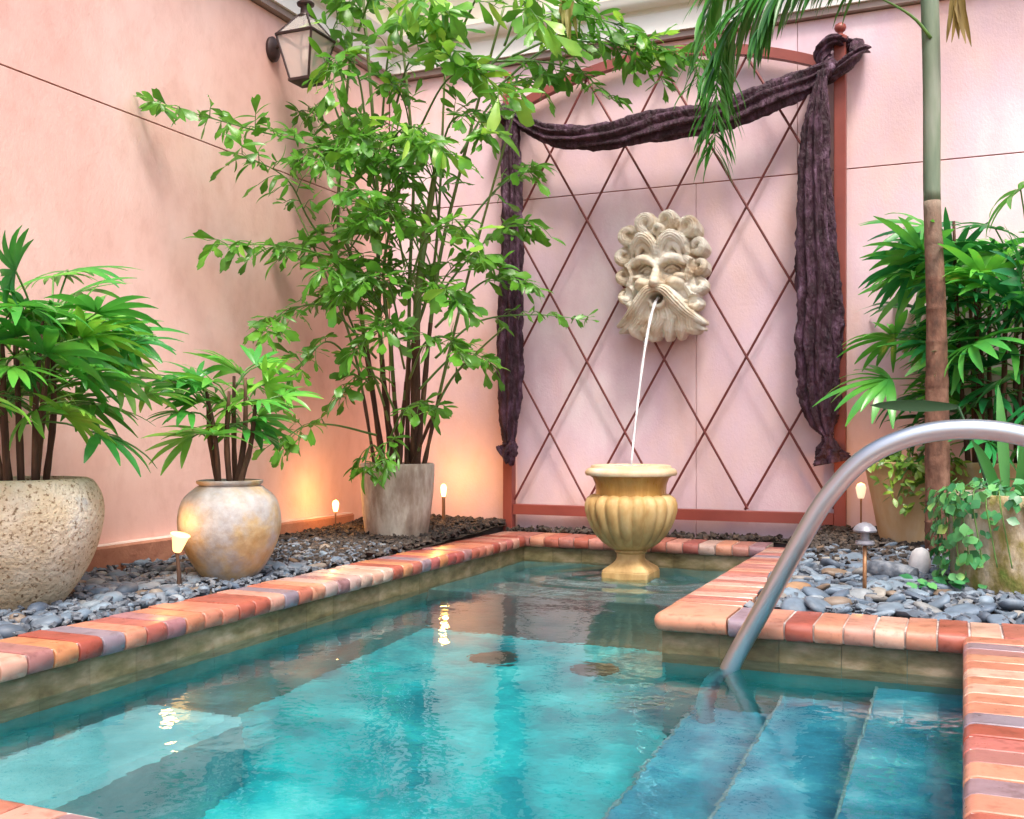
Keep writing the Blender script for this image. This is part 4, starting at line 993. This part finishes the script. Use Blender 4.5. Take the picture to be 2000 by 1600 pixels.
F([A(735,850,4.1),A(650,830,3.9),A(590,835,3.75),A(545,870,3.62)],7,.10,.075,.4)
F([A(745,880,4.08),A(725,870,3.98),A(715,895,3.92),A(712,925,3.9)],6,.09,.075,.3,lance=.7)
F([A(770,880,4.08),A(765,860,3.96),A(760,880,3.9),A(755,915,3.88)],5,.08,.07,.3,lance=.7)
F([A(760,860,4.1),A(790,800,4.0),A(830,790,3.95),A(860,800,3.9)],7,.11,.08,.3)
F([A(820,760,4.1),A(880,700,4.1),A(920,690,4.08),A(955,705,4.05)],7,.11,.075,.4)
F([A(850,700,4.15),A(930,630,4.2),A(1040,615,4.25),A(1150,625,4.3)],7,.09,.055,.45)
F([A(840,600,4.15),A(920,500,4.25),A(990,440,4.3),A(1045,440,4.3)],9,.13,.08,.35)
F([A(850,640,4.1),A(930,560,4.1),A(985,540,4.1),A(1040,560,4.1)],8,.12,.075,.4)
F([A(880,480,4.2),A(960,380,4.3),A(1010,340,4.35),A(1040,330,4.4)],8,.13,.08,.35)
F([A(900,300,4.2),A(960,200,4.3),A(1010,160,4.35),A(1060,150,4.4)],9,.15,.1,.3)
F([A(960,180,4.3),A(1080,90,4.4),A(1230,90,4.5),A(1400,130,4.55)],16,.15,.10,.25)
F([A(930,160,4.2),A(1050,40,4.3),A(1180,40,4.4),A(1290,90,4.45)],12,.14,.10,.3)
F([A(700,330,4.1),A(640,160,4.0),A(650,60,4.0),A(690,-10,3.95)],9,.15,.10,.3)
F([A(720,300,4.1),A(700,150,4.0),A(660,110,3.85),A(650,180,3.75)],8,.14,.10,.3)
F([A(745,250,4.15),A(760,100,4.05),A(790,40,3.95),A(840,40,3.9)],9,.16,.11,.25)
F([A(770,220,4.2),A(800,120,4.05),A(850,90,3.95),A(900,130,3.85)],9,.16,.11,.25)
F([A(815,260,4.15),A(870,160,4.0),A(930,140,3.9),A(990,190,3.85)],9,.16,.11,.25)
F([A(740,400,4.1),A(770,270,3.9),A(820,250,3.8),A(870,300,3.7)],9,.15,.10,.25)
F([A(740,420,4.05),A(720,300,3.95),A(690,270,3.8),A(660,320,3.7)],8,.14,.09,.3)
F([A(850,340,4.1),A(880,240,4.0),A(920,230,3.95),A(960,270,3.9)],8,.14,.095,.3)
F([A(790,520,4.05),A(770,430,3.85),A(740,410,3.75),A(700,440,3.68)],8,.13,.09,.3)
F([A(800,560,4.05),A(830,470,3.9),A(880,440,3.82),A(930,470,3.78)],8,.13,.09,.3)
F([A(780,640,4.05),A(760,560,3.85),A(720,540,3.75),A(670,570,3.68)],9,.13,.085,.3)
F([A(800,660,4.05),A(820,580,3.88),A(860,560,3.8),A(905,600,3.75)],9,.13,.085,.3)
F([A(790,720,4.05),A(770,650,3.85),A(730,650,3.75),A(690,690,3.7)],8,.12,.08,.3)
F([A(800,740,4.05),A(830,670,3.88),A(870,660,3.8),A(900,690,3.76)],8,.12,.08,.3)
F([A(770,800,4.02),A(740,740,3.88),A(700,740,3.8),A(660,780,3.76)],7,.11,.08,.3)
F([A(700,60,4.05),A(740,-30,3.9),A(820,-20,3.8),A(880,30,3.75)],8,.16,.11,.2)
F([A(900,60,4.15),A(950,-30,4.0),A(1010,-10,3.95),A(1060,50,3.9)],8,.15,.11,.2)
F([A(1000,110,4.3),A(1100,70,4.4),A(1190,80,4.5),A(1290,150,4.55)],9,.13,.085,.25)
F([A(960,120,4.25),A(1050,120,4.35),A(1130,140,4.45),A(1190,190,4.5)],8,.12,.085,.25)
F([A(985,90,4.25),A(1020,10,4.2),A(1090,-10,4.2),A(1150,10,4.2)],7,.14,.10,.25)
# leafy side shoots all round the clump
for i in range(32):
    P = SP[rs.choice((0,1,2,3,4,5,8,9,1,8,3))]; q = P[min(22,int(24*rs.uniform(.22,.88)))]
    a = rs.uniform(R(150),R(390)); el = rs.uniform(.35,1.15); l = rs.uniform(.28,.5)
    d = Vector((math.cos(a)*math.cos(el),math.sin(a)*math.cos(el),math.sin(el)))
    F([q, q+d*l*.45+Vector((0,0,.03)), q+d*l*.8+Vector((math.cos(a),math.sin(a),0))*l*.18, q+d*l*.85+Vector((math.cos(a)*l*.45,math.sin(a)*l*.45,-.10*l))], 7, .12, .082, .25, .0045)
# the 300 leaflets that show largest are pieces of their own, the rest one mass
leaf_list.sort(key=lambda q:-q[3])
for fo,mt,k_,_ in leaf_list[:300]: link('leaflet', fish_me[k_], fo, mtx=mt)
m=MB()
for fo,mt,k_,_ in leaf_list[300:]: m.add([mt@Vector(p) for p in fish[k_].v], fish[k_].f)
tag(m.build('foliage', M['leaf_fish'], ft_e, True), kind='stuff')
# dry hanging leaves at the top
dl = MB(); top_ = A(1105,-30,4.25)
for i in range(9):
    b = top_+Vector((rs.uniform(-.02,.02),rs.uniform(-.02,.02),0)); blade(dl,b,Vector((rs.uniform(-.35,.25),rs.uniform(-.2,.2),-1)),Vector((rs.uniform(-1,1),-1,0)),rs.uniform(.16,.30),.022,.1,5,.3,.05)
dl.build('dry_leaf', M['leaf_dry'], ft_e, True)

# ---- slender palm on the right with feather fronds
def trunk_mat():
    m = M['trunk_brown']; nt = m.node_tree; N = nt.nodes; L = nt.links; B = N['Principled BSDF']
    src = B.inputs['Base Color'].links[0].from_socket
    g = N.new('ShaderNodeNewGeometry'); sx = N.new('ShaderNodeSeparateXYZ'); L.new(g.outputs['Position'], sx.inputs[0])
    nz = N.new('ShaderNodeTexNoise'); nz.inputs['Scale'].default_value = 14; L.new(g.outputs['Position'], nz.inputs['Vector'])
    ad = N.new('ShaderNodeMath'); ad.operation = 'MULTIPLY_ADD'; ad.inputs[1].default_value = 0.45; L.new(nz.outputs['Fac'], ad.inputs[0]); L.new(sx.outputs['Z'], ad.inputs[2])
    mr = N.new('ShaderNodeMapRange'); mr.inputs[1].default_value = 1.42; mr.inputs[2].default_value = 1.80; L.new(ad.outputs[0], mr.inputs[0])
    mx = N.new('ShaderNodeMixRGB'); mx.inputs[2].default_value = (0.25,0.20,0.15,1); L.new(mr.outputs[0], mx.inputs[0]); L.new(src, mx.inputs[1]); L.new(mx.outputs[0], B.inputs['Base Color'])
trunk_mat()
pt = empty('feather_palm', (-0.09,4.20,0.15), 'slender palm with smooth grey green upper stem and brown ringed trunk', 'palm')
tp = spline([(-0.085,4.20,0.12),(-0.088,4.20,0.6),(-0.092,4.20,1.1),(-0.106,4.20,1.5),(-0.108,4.20,2.0),(-0.13,4.20,2.75)],60)
cut = next(i for i,p in enumerate(tp) if p.z>1.46)
def tr_r(z): return np.interp(z,[0.1,0.7,1.0,1.46,1.47,2.2,2.75],[.046,.043,.036,.031,.031,.033,.022])
m=MB(); P=tp[:cut+1]
P=[p for i in range(len(P)-1) for p in (P[i],P[i].lerp(P[i+1],.12),P[i].lerp(P[i+1],.24))]+[P[-1]]
rings=set(random.Random(4).sample(range(len(P)),13))
rr=[tr_r(p.z)*(1.05 if i in rings else 1)*(1+.03*mnoise.noise(p*9)) for i,p in enumerate(P)]
m.tube(P,rr,20); m.build('trunk', M['trunk_brown'], pt, True)
m=MB(); m.tube(tp[cut:],[tr_r(p.z)*0.99 for p in tp[cut:]],20); m.build('crownshaft', M['trunk_green'], pt, True)
def feather(ctrl, nleaf, L, W, start, name='frond', dense=1.0, droop=1.2, mat='leaf_palm', tipL=.6):
    P=[inside(p) for p in spline(ctrl,40)]; m=MB(); m.tube(P,[0.009*(1-.8*i/39) for i in range(40)],6)
    for j in range(nleaf):
        s=lerp(start,.995,j/(nleaf-1)); i=min(38,int(s*39)); p=P[i].lerp(P[i+1],s*39-i); t=(P[i+1]-P[i]).normalized()
        side=t.cross(Vector((0,0,1))); side=(side.normalized() if side.length>.25 else Vector((0.9,.3,0)))*(1 if j%2 else -1)
        d=(side*rs.uniform(.35,.8)+t*rs.uniform(.5,.9)+Vector((0,0,rs.uniform(-.5,.1)))).normalized()
        l=L*rs.uniform(.75,1.15)*np.interp(s,[0,.3,.7,1],[.7,1,1,tipL])
        blade(m,p,d,Vector((rs.gauss(0,.3),rs.gauss(0,.3)-.2,1)),l,W*rs.uniform(.7,1.2),droop*rs.uniform(.7,1.4),6,.3,.03)
    return m.build(name, M[mat], pt, True)
crown=tp[-1]
feather([crown,A(1720,-110,4.15),A(1560,-60,4.1),A(1450,20,4.12),A(1405,130,4.14),A(1395,300,4.16)],170,.27,.020,.22)
feather([crown,A(1700,-160,4.3),A(1520,-110,4.35),A(1400,-20,4.4),A(1360,170,4.4)],120,.26,.020,.25)
feather([crown,A(1740,-90,4.0),A(1620,-70,3.95),A(1530,-20,3.9),A(1480,70,3.9)],90,.24,.018,.3)
feather([crown,A(1780,-180,4.0),A(1700,-230,3.7),A(1640,-190,3.4),A(1600,-120,3.2)],60,.26,.018,.35)
feather([crown,A(1950,-150,4.1),A(2100,-160,4.0),A(2250,-60,3.95),A(2350,120,3.9)],70,.27,.018,.3)
feather([crown,A(1850,-260,4.4),A(1900,-330,4.6),A(2000,-300,4.75),A(2100,-200,4.8)],60,.27,.018,.3)
feather([crown,A(1800,-300,3.9),A(1850,-380,3.5),A(1950,-350,3.1),A(2050,-250,2.8)],60,.27,.018,.3)
m=MB()
for i in range(10): blade(m, A(1868+rs.uniform(-12,12),-25,4.12), Vector((rs.uniform(-.2,.25),rs.uniform(-.2,.2),-1)), Vector((rs.uniform(-1,1),-1,0)), rs.uniform(.12,.24), .022, .1, 5, .3, .1)
m.build('dry_leaf', M['leaf_dry'], pt, True)
m=MB(); m.tube(spline([A(1818,75,4.17),A(1790,40,4.14),A(1755,15,4.1),A(1715,-5,4.05)],10),[.007*(1-.06*i) for i in range(10)],6); m.build('leaf_stalk', M['petiole'], pt, True)

# ---- plant with strap leaves in the mossy pot
sp = empty('strap_leaf_plant', (POTS['moss'][0],POTS['moss'][1],0.405), 'upright plant of broad strap leaves in the mossy pot', 'plant')
c0 = Vector((POTS['moss'][0],POTS['moss'][1],0.40))
for (dx_,dy_,dz_,L,W,dp) in ((-.05,.1,.95,.40,.035,.35),(.15,-.05,1,.50,.04,.3),(.22,.25,.9,.45,.035,.5),(.3,.0,.9,.4,.035,.6),(.25,.3,.9,.5,.04,.4),(-.2,-.1,.8,.24,.035,.9),(.2,.1,1,.55,.04,.3)):
    m=MB(); b=c0+Vector((dx_*.12,dy_*.12,-.02)); blade(m,b,Vector((dx_,dy_,dz_)),Vector((-dx_,-1,.3)),L,W,dp,9,.25,.03); m.build('leaf', M['leaf_strap'], sp, True)
m=MB(); blade(m, A(1872,795,3.86), Vector((-1,-.1,.05)), Vector((0,-1,-.15)), .285, .042, .05, 9, .2, .02); 
m.tube([c0+Vector((-.05,.05,0)), A(1900,860,3.82), A(1872,795,3.86)], .004, 5); m.build('leaf', M['leaf_dark'], sp, True)

# ---- ivy
def ivy_mesh(seed):
    rs_=random.Random(seed); k=[(0,0),(.25,-.32),(.55,-.40),(.72,-.22),(1.0,0),(.72,.22),(.55,.40),(.25,.32)]
    k=[(a*rs_.uniform(.92,1.08),b*rs_.uniform(.85,1.15)) for a,b in k]
    v=[(a,b,0.12*abs(b)-.16*a*a) for a,b in k]+[(.5,0,-.04)]
    return MB().add(v,[(8,i,(i+1)%8) for i in range(8)]).mesh('leaf', M['leaf_ivy'], True)
ivm=[ivy_mesh(s) for s in range(5)]
iv = empty('ivy', (POTS['moss'][0]-.15,POTS['moss'][1]-.1,0.42), 'blue green ivy trailing over the rim of the mossy pot', 'ivy')
def put_leaf(me, par, p, nrm, size, name='leaf'):
    nrm=nrm.normalized(); d=Vector((rs.gauss(0,.5),rs.gauss(0,.5),rs.gauss(-.5,.4))); d=(d-nrm*d.dot(nrm)).normalized(); y=nrm.cross(d)
    mt=Matrix(((d.x,y.x,nrm.x,p.x),(d.y,y.y,nrm.y,p.y),(d.z,y.z,nrm.z,p.z),(0,0,0,1)))@Matrix.Scale(size,4)
    return link(name, me, par, mtx=mt)
cx_,cy__=POTS['moss']
cnt=0
while cnt<300:
    a=rs.uniform(0,6.28)
    if rs.random()<.33:      # on top
        r=.19*math.sqrt(rs.random())*1.08; p=Vector((cx_+r*math.cos(a),cy__+r*math.sin(a),.425+.045*rs.random()+.02*(1-r/.2))); nn=Vector((rs.gauss(0,.45),rs.gauss(0,.45)-.35,1))
    else:                    # hanging down the pot, most on the side towards the clay pot
        a=rs.gauss(R(215),R(26)) if rs.random()<.85 else rs.uniform(R(180),R(330))
        dn=rs.random()**1.5*.31*max(.15,math.cos((a-R(208))*1.3)); r=.195+.045*rs.random(); p=Vector((cx_+r*math.cos(a),cy__+r*math.sin(a),.435-dn)); nn=Vector((math.cos(a)+rs.gauss(0,.4),math.sin(a)+rs.gauss(0,.4),.5+rs.gauss(0,.3)))
    put_leaf(rs.choice(ivm),iv,p,nn,rs.uniform(.024,.046)); cnt+=1
for i in range(9):
    a=R(170+i*11); pts=[]
    for s in range(8):
        r=.18+.03*min(1,s/2); pts.append(Vector((cx_+r*math.cos(a+.03*s),cy__+r*math.sin(a+.03*s),.43+.012*(s==1)-.036*max(0,s-1))))
    m=MB(); m.tube(spline(pts,16),.0022,5); m.build('vine', M['petiole'], iv, True)
for i in range(14):        # runners reaching the stones
    put_leaf(rs.choice(ivm),iv,Vector((cx_-.19+rs.gauss(0,.05),cy__-.16+rs.gauss(0,.04),.15+.02*rs.random())),Vector((rs.gauss(0,.3),-.4,1)),rs.uniform(.035,.05))

# ---- yellow green shrub in the clay pot
shm=[]
for s in range(4):
    m=MB(); blade(m,(0,0,0),Vector((1,0,.1)),Vector((0,0,1)),1,.5,.4,4,.2,.1); shm.append(m.mesh('leaf',M['leaf_shrub'],True))
sb = empty('trailing_shrub',(POTS['clay'][0],POTS['clay'][1],.49),'small yellow green shrub spilling from the golden clay pot','shrub')
cx_,cy__=POTS['clay']
for i in range(295):
    a=rs.uniform(0,6.28)
    if rs.random()<.4: 
        r=.19*math.sqrt(rs.random()); p=Vector((cx_+.02+r*math.cos(a),cy__+r*math.sin(a)*.9,.50+.10*rs.random()*(1.15-r/.2)))
    else:
        a=rs.gauss(R(292),R(26)); r=.185+.05*rs.random(); p=Vector((cx_+r*math.cos(a),cy__+r*math.sin(a),.51-.20*rs.random()**1.4*max(.2,math.cos(a-R(295)))))
    put_leaf(rs.choice(shm),sb,p,Vector((math.cos(a)*.5+rs.gauss(0,.5),math.sin(a)*.5+rs.gauss(0,.5)-.2,.7)),rs.uniform(.026,.05))
m=MB()
for i in range(8):
    a=i*.785; m.tube(spline([(cx_+.03*math.cos(a),cy__+.03*math.sin(a),.47),(cx_+.09*math.cos(a),cy__+.09*math.sin(a),.56),(cx_+.16*math.cos(a),cy__+.16*math.sin(a),.55)],8),.003,5)
m.build('branches',M['cane'],sb,True)

# ---- garden lamps
def lamp_light(parent, loc, watts, colr=(1.0,0.46,0.12), r=0.02):
    d=bpy.data.lights.new('lamp_bulb','POINT'); d.energy=watts; d.color=colr; d.shadow_soft_size=r
    o=bpy.data.objects.new('lamp_bulb',d); col.objects.link(o); o.parent=parent; o.matrix_parent_inverse=Matrix.Translation(-Vector(parent.location)); o.location=loc
def cup_lamp(label, x,y,z0,zl_, stake_r, lean=(0,0), watts=1.2, cup_r=0.016, cup_h=0.05, mat='flame'):
    e_=empty('garden_lamp',(x,y,z0),label,'garden lamp')
    top_=Vector((x+lean[0],y+lean[1],zl_))
    MB().tube(spline([(x,y,z0-.03),(x+lean[0]*.5,y+lean[1]*.5,(z0+zl_)/2),top_],8),stake_r,10).build('stake',M['copper'],e_,True)
    m=MB(); m.lathe([(cup_r*.55,0),(cup_r*.8,cup_h*.3),(cup_r,cup_h*.75),(cup_r*.7,cup_h),(cup_r*.1,cup_h*1.08)],18,(top_.x,top_.y,top_.z)); m.build('glass_cup',M[mat],e_,True)
    lamp_light(e_,(top_.x,top_.y,top_.z+cup_h*1.6),watts)
    return e_
cup_lamp('lit candle lamp on a thin stake by the salmon wall ledge', -2.735,4.21,0.145,0.245,0.004,(0,0),0.9,cup_r=.016,cup_h=.05)
cup_lamp('lit candle lamp on a thick stake between tall pot and trellis', -2.457,4.79,0.15,0.29,0.009,(0,0),1.2,cup_r=.016,cup_h=.06)
e_=empty('garden_lamp',(-2.325,2.66,0.10),'tilted flared lamp shining on the amber jar','garden lamp')
MB().tube(spline([(-2.325,2.66,.08),(-2.33,2.67,.15),(-2.345,2.675,.235)],8),[.011,.01,.008,.008,.007,.006,.006,.006],8).build('stake',M['cane_brown'],e_,True)
m=MB(); m.lathe([(.010,0),(.014,.004),(.026,.05),(.032,.058),(.030,.060),(.003,.052)],20,(0,0,0)); 
R_=Matrix.Translation((-2.345,2.675,.232))@Matrix.Rotation(R(16),4,'Y'); m.v=[tuple(R_@Vector(p)) for p in m.v]; m.build('flared_shade',M['shade_lit'],e_,True)
lamp_light(e_,(-2.40,2.70,.33),0.32)
cup_lamp('pale cup lamp on a thin stake beside the right trellis post', -0.405,4.74,0.165,0.335,0.004,(0,0),0.5,cup_r=.022,cup_h=.062,mat='cup_dim')
e_=empty('garden_lamp',(-0.28,3.40,0.11),'unlit grey mushroom lamp on a copper stake among blue stones','garden lamp')
MB().tube([(-.28,3.40,.085),(-.279,3.40,.275)],.0062,10).build('stake',M['copper'],e_,True)
m=MB(); m.lathe([(.026,.272),(.030,.276),(.028,.284),(.014,.288),(.013,.312)],20,(-.279,3.40,0)); m.build('collar',M['lamp_grey'],e_,True,40)
m=MB(); m.lathe([(.034,.312),(.036,.317),(.030,.328),(.018,.338),(.003,.342)],22,(-.279,3.40,0)); m.build('cap',M['lamp_grey'],e_,True,40)

# ---- odd rocks
def rock(label, x,y,z,sx,sy,sz,mat,seed):
    me=stone_mesh('slab' if seed%2 else 'pebble', 60+seed); me.materials[0]=M[mat]
    o=link('rock',me); o.location=(x,y,z); o.scale=(sx,sy,sz); o.rotation_euler=(.1,-.1,seed); tag(o,label,'rock'); return o
rock('chunky brown rock beside the pink brick edge of the right bed',-0.485,3.38,0.125,.055,.05,.11,'brown_stone',1)
rock('white rounded rock leaning by the mossy ivy pot',-0.135,3.80,0.175,.05,.05,.13,'white_stone',2)
rock('dark grey flat rock behind the mushroom lamp',-0.215,3.66,0.165,.09,.06,.14,'slate_chips',3)
print('leaflets', len(leaf_list), 'objects', len(bpy.data.objects))
